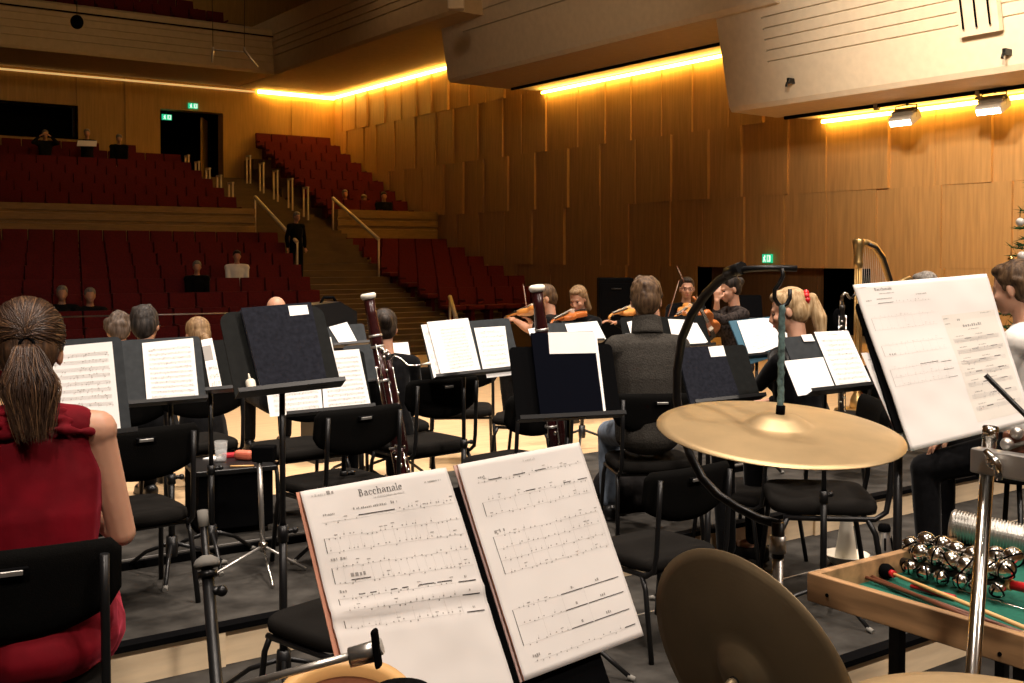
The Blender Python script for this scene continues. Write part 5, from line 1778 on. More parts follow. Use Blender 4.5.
# ------------------------------------------------------------------ woodwinds, harp
def bassoon(label, top, through, length, group='bassoons', bocal=True):
    top, thr = V(top), V(through)
    d = (thr - top).normalized()
    foot = top + d * length
    t = thing('bassoon', label, 'bassoon', foot, 0, group)
    up = -d
    R = up.to_track_quat('Z', 'Y').to_matrix().to_4x4()
    # local frame: z along the instrument, x to the camera's right
    x = (RT - up * RT.dot(up)).normalized()
    mx = Matrix((x, up.cross(x), up)).transposed().to_4x4()
    Lg = length

    def bld(b, n, m):
        return b.build(n, m, t, mx)
    bld(MB().lathe([(0.0, 0), (0.045, 0), (0.047, 0.02), (0.043, 0.05), (0.043, 0.40), (0.046, 0.42), (0, 0.42)], 20), 'boot_joint', 'maroon')
    bld(MB().lathe([(0.0, 0.40), (0.026, 0.40), (0.027, 0.55), (0.028, 0.80), (0.030, Lg - 0.30), (0, Lg - 0.30)], 18, Matrix.Translation((-0.012, 0, 0))), 'long_joint', 'maroon')
    bld(MB().lathe([(0, Lg - 0.30), (0.031, Lg - 0.30), (0.036, Lg - 0.27), (0.034, Lg - 0.23), (0.029, Lg - 0.12), (0.031, Lg - 0.03), (0.0, Lg - 0.03)], 20, Matrix.Translation((-0.012, 0, 0))), 'bell', 'maroon')
    bld(MB().lathe([(0.018, Lg - 0.03), (0.036, Lg - 0.032), (0.042, Lg - 0.018), (0.042, Lg - 0.006), (0.034, Lg), (0.02, Lg - 0.002), (0.018, Lg - 0.03)], 22, Matrix.Translation((-0.012, 0, 0))), 'bell_ring', 'ivory')
    bld(MB().lathe([(0, 0.38), (0.021, 0.40), (0.022, 0.60), (0.017, 0.84), (0.014, 0.90), (0, 0.90)], 16, Matrix.Translation((0.036, -0.012, 0))), 'wing_joint', 'maroon')
    for z in (0.42, 0.56, 0.79, Lg - 0.30, Lg - 0.24):
        bld(MB().lathe([(0.0335, z), (0.037, z + 0.002), (0.037, z + 0.012), (0.0335, z + 0.014)], 18, Matrix.Translation((-0.012, 0, 0))), 'ferrule', 'steel')
    b = MB()
    rr = random.Random(5)
    for k in range(30):
        z = rr.uniform(0.12, 0.98)
        a = rr.uniform(-2.6, -0.5)
        cx = -0.012 if z > 0.42 and rr.random() < 0.6 else (0.036 if z > 0.42 else 0.0)
        rr_ = 0.032 if z > 0.42 and cx < 0 else 0.022 if z > 0.42 else 0.046
        p = V((cx + rr_ * cos(a), rr_ * sin(a), z))
        b.ell(p + V((0, -0.008, 0)), (0.010, 0.006, 0.012), seg=8, rings=6)
    for z0, z1, xx in ((0.12, 0.40, 0.03), (0.45, 0.78, 0.018), (0.50, 0.88, -0.034), (0.46, 0.86, 0.055), (0.66, 1.0, -0.012)):
        b.tube([(xx, -0.042, z0), (xx, -0.042, z1)], 0.0035, 6)
    bld(b, 'keywork', 'chrome')
    if bocal:
        q = [(0.036, -0.012, 0.88), (0.040, -0.012, 0.96), (0.052, -0.014, 1.005), (0.075, -0.018, 1.018), (0.105, -0.022, 0.995), (0.135, -0.026, 0.955), (0.175, -0.03, 0.945), (0.215, -0.034, 0.945)]
        q = [(x, y, z - 0.10) for x, y, z in q]
        bld(MB().tube(q, [0.007, 0.007, 0.0065, 0.006, 0.0055, 0.005, 0.0045, 0.004], 10), 'crook', 'chrome')
        bld(MB().tube([q[-1], (0.262, -0.04, 0.845)], [0.005, 0.009], 8), 'reed', 'ivory')
    b = MB()
    z = floor_z(foot) - foot.z
    b.tube([(0, 0, z + 0.05), (0, 0, 0.02)], 0.02, 8).lathe([(0, 0.03), (0.06, 0.04), (0.06, 0.0), (0, -0.01)], 16)
    for k in range(3):
        a = 2 * pi * k / 3
        b.tube([(0, 0, z + 0.06), (0.2 * cos(a), 0.2 * sin(a), z + 0.012)], 0.010, 6)
    b.build('floor_stand', 'black', t)
    return t


tp = P(370, 293, 5.95)
th = P(402, 470, 5.95)
ln = (tp - th).length / (tp.z - th.z) * (tp.z - 0.10)
bassoon('tall bassoon with a curved silver crook standing behind the empty chair', tp, th, ln)
tp = P(539, 285, 5.7)
th = P(548, 370, 5.75)
ln = (tp - th).length / (tp.z - th.z) * (tp.z - 0.10)
bassoon('second bassoon with only its white-ringed bell showing above the dark folder', tp, th, ln, bocal=False)

# bass clarinet on its peg
c = P(842, 320, 8.0)
t = thing('bass_clarinet', 'bass clarinet with curved silver neck next to the harp', 'clarinet', (c.x, c.y, 0))
mx = Matrix((RT, V((0, 0, 1)).cross(RT), V((0, 0, 1)))).transposed().to_4x4()
MB().lathe([(0, 0.16), (0.017, 0.16), (0.019, 0.30), (0.017, 0.60), (0.020, 0.62), (0.017, 0.66), (0.016, 1.16), (0.020, 1.17), (0.020, 1.20), (0, 1.20)], 16).build('tube', 'ebony', t, mx)
MB().tube([(0, 0, 1.19), (-0.005, 0, 1.235), (0.0, 0, 1.265), (0.018, 0, 1.285), (0.036, 0, 1.280), (0.045, 0, 1.262), (0.058, 0, 1.25), (0.075, 0, 1.255)], [0.013, 0.013, 0.0125, 0.012, 0.011, 0.010, 0.009, 0.008], 12).build('neck', 'chrome', t, mx)
MB().tube([(0.072, 0, 1.254), (0.10, 0, 1.285)], [0.011, 0.007], 10).build('mouthpiece', 'ebony', t, mx)
MB().lathe([(0.0, 0.155), (0.02, 0.155), (0.022, 0.14), (0.03, 0.10), (0.055, 0.05), (0.06, 0.045), (0.0, 0.06)], 18, Matrix.Translation((0, 0, 0.02))).build('bell', 'chrome', t, mx)
b = MB()
rr = random.Random(2)
for k in range(26):
    z = 0.25 + 0.9 * k / 26
    a = rr.uniform(-pi, 0.3)
    b.ell((0.025 * cos(a), 0.025 * sin(a), z), (0.011, 0.011, 0.010), seg=8, rings=6)
for xx in (-0.026, 0.026):
    b.tube([(xx, -0.012, 0.3), (xx, -0.012, 1.12)], 0.003, 6)
b.build('keywork', 'chrome', t, mx)
b = MB().ell((-0.035, 0.0, 1.10), (0.035, 0.012, 0.075))
b.build('thumb_plate', 'blackmatte', t, mx)
MB().tube([(0, 0, 0), (0, 0, 0.17)], 0.005, 8).build('peg', 'steel', t, mx)

# harp
c = P(858, 300, 10.5)
t = thing('harp', 'gilded concert harp with fluted column against the panelled wall', 'harp', (c.x, c.y, 0))
ht = 1.55 + 18 * 10.5 / 1097
x_ = (RT * 0.92 + FW * 0.38); x_.z = 0; x_.normalize()
mx = Matrix((x_, V((0, 0, 1)).cross(x_), V((0, 0, 1)))).transposed().to_4x4()
b = MB().lathe([(0.06, 0.08), (0.075, 0.12), (0.06, 0.2), (0.034, 0.25), (0.029, 1.0), (0.028, ht - 0.28), (0.046, ht - 0.26), (0.046, ht - 0.22), (0.040, ht - 0.2), (0.052, ht - 0.06), (0.060, ht - 0.01), (0.052, ht), (0, ht)], 14)
for k in range(10):
    a = 2 * pi * k / 10
    b.tube([(0.034 * cos(a), 0.034 * sin(a), 0.25), (0.030 * cos(a), 0.030 * sin(a), ht - 0.28)], 0.006, 5)
b.build('column', 'gold', t, mx)
nk = [(0.0, ht - 0.04), (0.09, ht - 0.035), (0.19, ht - 0.07), (0.28, ht - 0.17), (0.34, ht - 0.31), (0.39, ht - 0.43), (0.46, ht - 0.455), (0.54, ht - 0.41), (0.62, ht - 0.385), (0.69, ht - 0.42)]
MB().tube([(x, 0, z) for x, z in nk], [0.036, 0.034, 0.036, 0.038, 0.038, 0.036, 0.032, 0.028, 0.030, 0.032], 10).build('neck', 'gold', t, mx)
MB().tube([(x, -0.035, z - 0.012) for x, z in nk[1:-1]], 0.016, 8).build('action_plate', 'ebony', t, mx)
MB().tube([(0.69, 0, ht - 0.42), (0.42, 0, 0.75), (0.14, 0, 0.14)], [0.06, 0.10, 0.15], 14).build('soundbox', 'varnish', t, mx)
MB().box((0.06, 0, 0.05), (0.42, 0.34, 0.10), None, 0.03).build('pedal_base', 'gold', t, mx)
b = MB()
for k in range(30):
    u = (k + 1) / 32
    i = u * (len(nk) - 1)
    j = int(i)
    xn = nk[j][0] + (nk[j + 1][0] - nk[j][0]) * (i - j)
    zn = nk[j][1] + (nk[j + 1][1] - nk[j][1]) * (i - j)
    fx, fz_ = 0.14 + (0.66 - 0.14) * u, 0.2 + (ht - 0.55 - 0.2) * u
    b.tube([(xn, 0, zn), (fx, 0, fz_)], 0.0016, 4)
b.build('strings', 'steel', t, mx)


# ------------------------------------------------------------------ percussion corner
def cym_prof(R, bell=0.055, bh=0.022, bow=0.018):
    p = [(0.006, bh + bow), (bell * 0.35, bh + bow - 0.001), (bell * 0.7, bh * 0.75 + bow), (bell, bow + 0.002), (bell * 1.15, bow - 0.001)]
    for k in range(1, 9):
        r = bell * 1.15 + (R - bell * 1.15) * k / 8
        p.append((r, bow * (1 - ((r - bell) / (R - bell)) ** 1.7)))
    q = [(r, z - 0.0016) for r, z in p]
    return p + q[::-1] + [p[0]]


def basis(n):
    n = V(n).normalized()
    a = n.orthogonal().normalized()
    return Matrix((a, n.cross(a), n)).transposed().to_4x4()


# hanging cymbal
cc = P(779.2, 428.2, 2.074)
t = thing('suspended_cymbal', 'big bronze cymbal hanging from a cord above the empty chair', 'cymbal', cc)
nrm = V((cos(radians(82.8)) * sin(radians(199.1)), cos(radians(82.8)) * cos(radians(199.1)), sin(radians(82.8))))
MB().lathe(cym_prof(0.23, 0.058, 0.020, 0.014), 96).build('plate', 'brass', t, basis(nrm) @ Matrix.Translation((0, 0, -0.006)))
hk = P(782, 305, 2.07) - cc
rr = random.Random(4)
base = nrm * 0.03
b = MB().tube([base.lerp(hk, k / 24) + V((rr.uniform(-1, 1), rr.uniform(-1, 1), 0)) * 0.0008 for k in range(25)], [0.0058 + 0.0012 * (k % 2) for k in range(25)], 8)
b.build('cord', 'cord', t)
MB().lathe([(0, 0.026), (0.0085, 0.026), (0.0085, 0.044), (0, 0.046)], 12, basis(nrm)).build('felt_knob', 'blackmatte', t)

st = P(778, 528, 2.22)
fz = floor_z(st)
t = thing('cymbal_stand', 'black gooseneck stand arching over the hanging cymbal', 'cymbal stand', (st.x, st.y, fz))
o = V((st.x, st.y, fz))
pp = [(779, 524, 2.22), (760, 519, 2.26), (738, 508, 2.30), (718, 495, 2.33), (702, 478, 2.36), (690, 455, 2.38), (682, 430, 2.39), (677, 400, 2.39), (677, 370, 2.37), (682, 338, 2.34), (692, 314, 2.30), (706, 294, 2.25), (720, 280, 2.19), (734, 272, 2.13), (748, 269, 2.09), (770, 268, 2.075), (797, 268.5, 2.07)]
MB().tube([P(*q) - o for q in pp], [0.0095] * 13 + [0.0085, 0.0065, 0.006, 0.006], 10).build('gooseneck', 'black', t)
MB().tube([P(728, 273, 2.15) - o, P(742, 268, 2.10) - o], 0.013, 8).build('tip_clamp', 'black', t)
hook = [(782, 268), (783, 276), (779, 284), (774.5, 290), (774.5, 298), (778, 304), (782, 306.5), (787, 304), (790, 298), (790, 289)]
MB().tube([P(x, y, 2.07) - o for x, y in hook], 0.0042, 8).build('hook', 'black', t)
H = st.z - fz
MB().tube([(0, 0, H - 0.06), (0, 0, H + 0.012)], 0.013, 14).build('collar', 'black', t)
MB().tube([(0, 0, H - 0.05), (0, 0, H - 0.015)], 0.0165, 16).build('clamp_ring', 'steel', t)
MB().tube([(0, 0, H - 0.06), (0, 0, 0.45)], 0.0105, 12).build('upper_tube', 'steel', t)
MB().tube([(0, 0, 0.5), (0, 0, 0.08)], 0.0135, 12).build('lower_tube', 'steel', t)
for k in range(3):
    a = 2 * pi * k / 3 + 0.4
    MB().tube([(0.012 * cos(a), 0.012 * sin(a), 0.36), (0.28 * cos(a), 0.28 * sin(a), 0.012)], 0.009, 8).build('leg', 'black', t)

# upright cymbal showing its dark face
cc = V((1.2535, 1.1547, 0.9137))
nv = -V((cos(radians(16.95)) * sin(radians(89.1)), cos(radians(16.95)) * cos(radians(89.1)), sin(radians(16.95))))
t = thing('crash_cymbal', 'dark cymbal tilted on edge in front of the tray', 'cymbal', cc)
MB().lathe(cym_prof(0.20, 0.05, 0.020, 0.016), 96).build('plate', 'brassdark', t, basis(nv) @ Matrix.Translation((0, 0, -0.008)))
MB().lathe([(0, 0.026), (0.007, 0.026), (0.0085, 0.036), (0.006, 0.05), (0, 0.052)], 14, basis(nv)).build('wing_nut', 'brassdark', t)
q = -nv * 0.05
b = MB().tube([nv * 0.03, q, q + V((0.03, 0, -0.03)), V((0.085, 0.02, -0.10)), V((0.085, 0.02, floor_z(cc) - cc.z + 0.02))], 0.009, 10)
for k in range(3):
    a = 2 * pi * k / 3
    b.tube([(0.085, 0.02, floor_z(cc) - cc.z + 0.3), (0.085 + 0.22 * cos(a), 0.02 + 0.22 * sin(a), floor_z(cc) - cc.z + 0.01)], 0.009, 8)
b.build('stand', 'black', t)

# flat cymbal at the lower edge
cc = P(992, 731, 1.50)
t = thing('flat_cymbal', 'flat pale cymbal whose far rim rises below the tray', 'cymbal', cc)
MB().lathe(cym_prof(0.215, 0.055, 0.016, 0.008), 96).build('plate', 'brass', t)
b = MB().tube([(0, 0, 0.02), (0, 0, floor_z(cc) - cc.z + 0.02)], 0.010, 10)
for k in range(3):
    a = 2 * pi * k / 3 + 0.6
    b.tube([(0, 0, floor_z(cc) - cc.z + 0.3), (0.24 * cos(a), 0.24 * sin(a), floor_z(cc) - cc.z + 0.01)], 0.009, 8)
b.build('stand', 'black', t)

# trap tray on legs
X0, X1, Y0, Y1, ZT = 2.066, 2.80, 1.176, 1.716, 0.80
BH = 0.068
t = thing('percussion_tray', 'wooden tray table lined with green felt holding small percussion', 'tray', (X0, Y0, floor_z(V((X0, Y0, 0)))))
o = V((X0, Y0, floor_z(V((X0, Y0, 0)))))
for (cx, cy, sx, sy) in ((X0 + 0.011, (Y0 + Y1) / 2, 0.022, Y1 - Y0), ((X0 + X1) / 2, Y1 - 0.011, X1 - X0, 0.022), ((X0 + X1) / 2, Y0 + 0.011, X1 - X0 - 0.046, 0.022), (X1 - 0.011, (Y0 + Y1) / 2, 0.022, Y1 - Y0)):
    if sx > sy:
        cx, sx = (X0 + X1) / 2, X1 - X0 - 0.044
    MB().box(V((cx, cy, ZT - BH / 2)) - o, (sx, sy, BH), None, 0.003).build('side_board', 'traywood', t)
b = MB()
for (yy, zz) in ((Y1 - 0.06, ZT - 0.04), (Y0 + 0.05, ZT - 0.05)):
    b.tube([V((X0 - 0.002, yy, zz)) - o, V((X0 + 0.003, yy, zz)) - o], 0.0045, 10)
b.build('screw', 'blackmatte', t)
ZF = ZT - 0.052
MB().box(V(((X0 + X1) / 2, (Y0 + Y1) / 2, ZF - 0.006)) - o, (X1 - X0 - 0.044, Y1 - Y0 - 0.044, 0.012)).build('felt_lining', 'felt', t)
lg = G(913, 655, ZT - 0.3)
for (x, y) in ((X0 + 0.085, Y1 - 0.19), (X1 - 0.1, Y1 - 0.12), (X1 - 0.1, Y0 + 0.1), (X0 + 0.10, Y0 + 0.06)):
    MB().box(V((x, y, (ZF - 0.012 + o.z) / 2)) - o, (0.026, 0.026, ZF - 0.012 - o.z)).build('leg', 'black', t)


def on_felt(px, py, h=0.0):
    return G(px, py, ZF + h)


def mallet(label, a, c, r, m, headm=None, headr=0.0, collar=False, name='mallet'):
    a, c = V(a), V(c)
    t = thing(name, label, 'mallet', a, 0)
    d = (c - a)
    MB().tube([(0, 0, 0), d * 0.5, d], [r * 0.8, r, r * 1.05], 10).build('shaft', m, t)
    if headm:
        dn = d.normalized()
        MB().lathe([(0, -headr * 1.1), (headr * 0.8, -headr * 0.8), (headr, 0), (headr * 0.8, headr * 0.8), (0, headr * 1.1)], 18, basis(dn)).build('mallet_head', headm, t)
        if collar:
            MB().tube([dn * headr * 0.9, dn * (headr * 0.9 + 0.012)], r * 1.7, 10).build('collar', 'redpl', t)
    return t


mallet('pale mallet with a red collar and fuzzy black head on the green felt', on_felt(886, 571, 0.02), on_felt(1035, 632, 0.012), 0.0052, 'stick', 'blackmatte', 0.019, True)
mallet('thin dark rosewood stick along the inner edge of the tray', on_felt(848, 571, 0.012), on_felt(1030, 636, 0.010), 0.0055, 'rosewood')
mallet('thicker rosewood stick lying next to the thin one in the tray', on_felt(872, 577, 0.010), on_felt(1034, 645, 0.008), 0.0065, 'rosewood')
mallet('short red handled beater half under the pale mallet', on_felt(911, 586, 0.008), on_felt(955, 598, 0.008), 0.0065, 'redpl')
mallet('thin steel triangle beater on the green felt', on_felt(958, 590, 0.005), on_felt(1040, 614, 0.005), 0.0022, 'chrome', name='triangle_beater')

t = thing('sleigh_bells', 'sleigh bells, rows of shiny round bells on a dark handle', 'bells', on_felt(955, 585, 0.0))
o = on_felt(955, 585, 0.0)
a, c = P(902, 562, 2.79), P(1012, 585, 2.55)
MB().tube([a - o, c - o], 0.012, 10).build('bar', 'ebony', t)
MB().tube([c - o, c + (c - a).normalized() * 0.12 - o], [0.011, 0.014], 10).build('handle', 'redpl', t)
e_ = MB()
for k in range(5):
    e_.tube([c - (c - a) * 0.03 - o + V((0.012 * cos(q), 0, 0.012 * sin(q))) + (c - a) * 0.006 * k for q in [2 * pi * i / 14 for i in range(14)]], 0.0022, 5, closed=True)
e_.build('binding', 'stick', t)


def bell(p, r):
    b = MB()
    prof = [(r * sin(pi * k / 12), -r * cos(pi * k / 12)) for k in range(13)]
    prof[0] = (0, -r); prof[-1] = (0, r)
    b.lathe(prof, 18)
    b.mi = 1
    b.lathe([(r * 1.005, -0.002), (r * 1.03, 0), (r * 1.005, 0.002)], 18)
    for k in range(2):
        q = [V((r * 1.012 * cos(s_) * cos(k * pi / 2 + 0.3), r * 1.012 * cos(s_) * sin(k * pi / 2 + 0.3), -r * 1.012 * sin(s_))) for s_ in [pi * (0.15 + 0.7 * i / 10) for i in range(11)]]
        b.tube(q, 0.0022, 5)
    o_ = b.build('bell', ['chrome', 'blackmatte'], t, Matrix.Translation(p) @ Euler((rr.uniform(-1.5, 1.5), rr.uniform(-1.5, 1.5), 0)).to_matrix().to_4x4())
    return o_


dd_ = lambda px: 2.83 - 0.0022 * (px - 905)
for (px, py) in ((911, 546), (926, 541), (942, 545), (957, 551), (973, 556), (996, 556), (1013, 557)):
    bell(P(px, py, dd_(px)) - o, 0.024)
for (px, py) in ((920, 553), (936, 556), (951, 561), (966, 566), (989, 569), (1005, 570)):
    bell(P(px, py, dd_(px) - 0.06) - o, 0.024)
for (px, py) in ((910, 567), (925, 572.5), (941, 577), (961, 581), (977, 586), (998, 590)):
    bell(P(px, py, dd_(px) - 0.09) - o, 0.0185)

c0, c1 = P(950, 524, 2.96), P(1050, 546, 2.84)
t = thing('shaker_tube', 'knurled metal shaker cylinder lying behind the sleigh bells', 'shaker', c0)
ax = (c1 - c0)
L = ax.length
prof = [(0, 0), (0.034, 0), (0.041, 0.006)]
for k in range(30):
    z = 0.010 + (L - 0.02) * k / 30
    prof += [(0.0415, z), (0.0415, z + (L - 0.02) / 75), (0.036, z + (L - 0.02) / 60), (0.036, z + (L - 0.02) / 38)]
prof += [(0.041, L - 0.006), (0.034, L), (0, L)]
MB().lathe(prof, 30, basis(ax), smooth=False).build('cylinder', 'satin', t)
b = MB()
for s in (0.12, 0.8):
    q = ax * s
    b.box(q + V((0, 0, -0.04 - (c0.z + q.z - 0.04 - ZF) / 2 + 0.005)), (0.05, 0.03, max(0.02, (c0.z + q.z - 0.04 - ZF))))
b.build('cradle', 'blackmatte', t)

# chrome post with clamp and boom rod
pt, pb = P(990.5, 428, 2.06), P(973, 668, 1.93)
dn = (pb - pt).normalized()
fl = floor_z(pb)
ft = pt + dn * ((fl - pt.z) / dn.z)
t = thing('percussion_rack_post', 'leaning chrome post with a wing-nut clamp in front of the tray', 'post', ft)
MB().tube([pt - ft, (0, 0, 0)], 0.0128, 18).build('tube', 'chrome', t)
MB().tube([pt - ft - dn * 0.002, pt + dn * 0.022 - ft], 0.0145, 18).build('end_cap', 'chrome', t)
b = MB().tube([V((0, 0, 0.005)), V((0, 0, 0.03))], 0.05, 20)
b.build('base', 'black', t)
a, c = P(974, 459, 2.05), P(1060, 474, 1.92)
R = (c - a).to_track_quat('X', 'Z').to_matrix()
MB().box((a + c) / 2 - ft, ((c - a).length, 0.03, 0.046), R, 0.004).build('clamp', 'steel', t)
a, c = P(1004, 440, 2.06), P(1060, 448, 2.0)
R2 = (c - a).to_track_quat('X', 'Z').to_matrix()
MB().box((a + c) / 2 - ft, ((c - a).length, 0.035, 0.038), R2, 0.006).build('clamp_block', 'rosewood', t)
for (px, py, d) in ((1007, 444, 2.02), (1017, 433, 2.02)):
    MB().ell(P(px, py, d) - ft, 0.012).build('clamp_knob', 'steel', t)
b = MB().tube([P(985, 450, 2.0) - ft, P(992, 459, 1.99) - ft, P(998, 466, 1.98) - ft, P(999, 480, 1.98) - ft], [0.005, 0.010, 0.010, 0.006], 10)
b.ell(P(993, 462, 1.99) - ft, 0.013)
b.build('wing_nut', 'chrome', t)
MB().tube([P(985.5, 375, 1.95) - ft, P(1062, 452, 1.90) - ft, P(1062, 472, 1.915) - ft], 0.0048, 8).build('boom_rod', 'black', t)
MB().tube([P(1010, 447, 2.03) - ft, P(1045, 437, 2.0) - ft], 0.004, 8).build('hinge_pin', 'steel', t)

# bare stand rod with the felt washer
tp, bt = P(202.5, 511, 1.75), P(216.5, 683, 1.66)
dn = (bt - tp).normalized()
ft = tp + dn * ((floor_z(bt) - tp.z) / dn.z)
t = thing('cymbal_rod', 'bare black cymbal rod with a grey felt washer, no cymbal on it', 'cymbal stand', ft)
MB().tube([tp - ft, tp + dn * 0.3 - ft], 0.0062, 10).build('thread', 'black', t)
MB().tube([tp - ft - dn * 0.001, tp + dn * 0.026 - ft], 0.0085, 12).build('sleeve', 'rubber', t)
MB().tube([tp + dn * 0.09 - ft, (0, 0, 0)], 0.0095, 12).build('tube', 'black', t)
w = tp + dn * 0.083 - ft
MB().lathe([(0, 0.012), (0.009, 0.012), (0.017, 0.007), (0.0205, 0.0), (0.020, -0.006), (0, -0.007)], 24, Matrix.Translation(w) @ basis(-dn)).build('felt_washer', 'rubber', t)
MB().tube([tp + dn * 0.095 - ft, tp + dn * 0.105 - ft], 0.015, 16).build('seat_washer', 'black', t)
MB().tube([tp + dn * 0.125 - ft + RT * 0.0, tp + dn * 0.125 - ft + RT * 0.02], 0.007, 8).ell(tp + dn * 0.125 - ft + RT * 0.02, 0.009).build('tilt_knob', 'black', t)
for k in range(3):
    a = 2 * pi * k / 3
    MB().tube([(0.01 * cos(a), 0.01 * sin(a), 0.3), (0.24 * cos(a), 0.24 * sin(a), 0.01)], 0.008, 8).build('leg', 'black', t)

# tambourine hoop and its chrome holder at the lower edge
cc = P(345, 716, 1.22)
t = thing('tambourine', 'small pale wooden hoop drum at the lower edge below the Bacchanale page', 'tambourine', cc)
mx = basis((-0.12, -0.28, 1))
MB().lathe([(0.074, -0.03), (0.080, -0.03), (0.081, 0.014), (0.078, 0.020), (0.070, 0.020), (0.064, 0.016), (0.063, -0.02), (0.068, -0.03), (0.074, -0.03)], 48).build('hoop', 'stick', t, mx)
MB().lathe([(0, 0.004), (0.063, 0.004), (0.063, 0.0), (0, 0.0)], 40).build('skin', 'rosewood', t, mx)
b = MB()
for k in range(8):
    a = 2 * pi * k / 8 + 0.2
    b.lathe([(0, 0.002), (0.016, 0.001), (0.016, -0.001), (0, -0.002)], 14, Matrix.Translation((0.072 * cos(a), 0.072 * sin(a), -0.006)))
b.build('jingle', 'chrome', t, mx)
fo = floor_z(cc) - cc.z
MB().tube([(0, 0, -0.02), (0.0, 0.0, fo)], 0.012, 10).build('stand', 'black', t)
a, m_, c = P(225, 690, 1.20), P(350, 656, 1.16), P(382, 646, 1.16)
t = thing('holder_arm', 'chrome holder arm ending in a black clip, at the lower edge', 'holder', a)
MB().tube([(0, 0, 0), m_ - a], 0.0042, 10).build('rod', 'satin', t)
MB().tube([m_ - a, c - a], 0.0088, 14).build('sleeve', 'satin', t)
MB().tube([P(350, 662, 1.165) - a, P(376, 656, 1.165) - a], 0.006, 10).build('lower_pin', 'steel', t)
k0, k1 = P(374, 629, 1.15), P(379, 668, 1.15)
b = MB().box((k0 + k1) / 2 - a, (0.013, 0.006, (k1 - k0).length), (k0 - k1).to_track_quat('Z', 'Y').to_matrix(), 0.003)
b.build('clip', 'blackmatte', t)
MB().tube([(0, 0, 0), V((0, 0, floor_z(a) - a.z))], 0.009, 10).build('stand', 'black', t)
cc = P(402, 705, 1.17)
tag(MB().lathe([(0, 0.02), (0.03, 0.018), (0.036, 0.008), (0.036, -0.02), (0, -0.022)], 28).tube([(0, 0, 0), (0, 0, floor_z(cc) - cc.z)], 0.008, 8).build('practice_pad', 'blackmatte', None, Matrix.Translation(cc)), 'black round pad at the lower edge under the Bacchanale page', 'pad')

# ------------------------------------------------------------------ things on the risers
# small chrome tripod stand
bt = G(263, 572, 0.0)
t = thing('small_tripod_stand', 'small chrome tripod stand with a dark top block before the black box', 'stand', bt)
zt = P(257, 460, (bt - EYEP).dot(FW)).z
MB().tube([(0, 0, 0.10), (-0.015, 0, zt)], 0.0125, 12).build('pole', 'steel', t)
MB().box((0.01, 0, zt + 0.035), (0.11, 0.08, 0.075), Euler((0, 0, -YAW)).to_matrix(), 0.008).build('top_block', 'blackmatte', t)
MB().lathe([(0.012, 0.11), (0.022, 0.11), (0.022, 0.15), (0.012, 0.15)], 14).build('hub', 'chrome', t)
for k, (px, py) in enumerate(((197, 587), (273, 589), (306, 571))):
    e = G(px, py, 0.0) - bt
    MB().tube([(0, 0, 0.13), e + V((0, 0, 0.012))], 0.007, 8).build('leg', 'chrome' if k == 1 else 'steel', t)
# black box table with glass, case, papers
p = P(238, 468, 5.95)
zt = p.z
bx = V((p.x + 0.02, p.y + 0.2, floor_z(p)))
t = thing('black_box_table', 'black box used as a table for the water glass', 'box', bx, -radians(8))
hh = zt - bx.z
MB().box((0, 0, (hh - 0.03) / 2 + 0.02), (0.40, 0.40, hh - 0.07), None, 0.006).build('carcass', 'blackmatte', t)
MB().box((0, 0, hh - 0.014), (0.44, 0.44, 0.028), None, 0.006).build('top', 'black', t)
for sx in (-1, 1):
    for sy in (-1, 1):
        MB().lathe([(0, 0), (0.02, 0), (0.02, 0.03), (0, 0.03)], 12, Matrix.Translation((sx * 0.16, sy * 0.16, 0))).build('foot', 'black', t)


def on_box(px, py):
    return G(px, py, zt)


g = on_box(221, 462)
t = thing('water_glass', 'clear tumbler half full of water on the black box', 'glass', g)
MB().lathe([(0, 0), (0.028, 0), (0.030, 0.004), (0.0365, 0.118), (0.0350, 0.118), (0.029, 0.012), (0, 0.012)], 28).build('tumbler', 'glass', t)
MB().lathe([(0, 0.0125), (0.0288, 0.0125), (0.0318, 0.066), (0, 0.066)], 28).build('water', 'watr', t)
g = on_box(244, 460)
tag(MB().box((0, 0, 0.028), (0.11, 0.055, 0.055), Euler((0, 0, -0.9)).to_matrix(), 0.02).build('glasses_case', 'spectacle', None, Matrix.Translation(g)), 'orange-red case on the black box beside the water glass', 'case')
g = on_box(213, 459)
tag(MB().box((0, 0, 0.004), (0.09, 0.07, 0.008), Euler((0, 0, 0.5)).to_matrix()).build('note_card', 'paper_w', None, Matrix.Translation(g)), 'small white card left of the water glass on the black box', 'card')
g = on_box(234, 457)
tag(MB().box((0, 0, 0.012), (0.13, 0.06, 0.024), Euler((0, 0, -0.2)).to_matrix(), 0.008).build('cloth_bundle', 'winegl', None, Matrix.Translation(g)), 'dark red cloth behind the water glass on the black box', 'cloth')
g = on_box(243, 467)
tag(MB().tube([(-0.06, 0.03, 0.006), (0.05, -0.03, 0.006)], 0.005, 8).build('pencil', 'stick', None, Matrix.Translation(g)), 'pale pencil in front of the orange-red case', 'pencil')

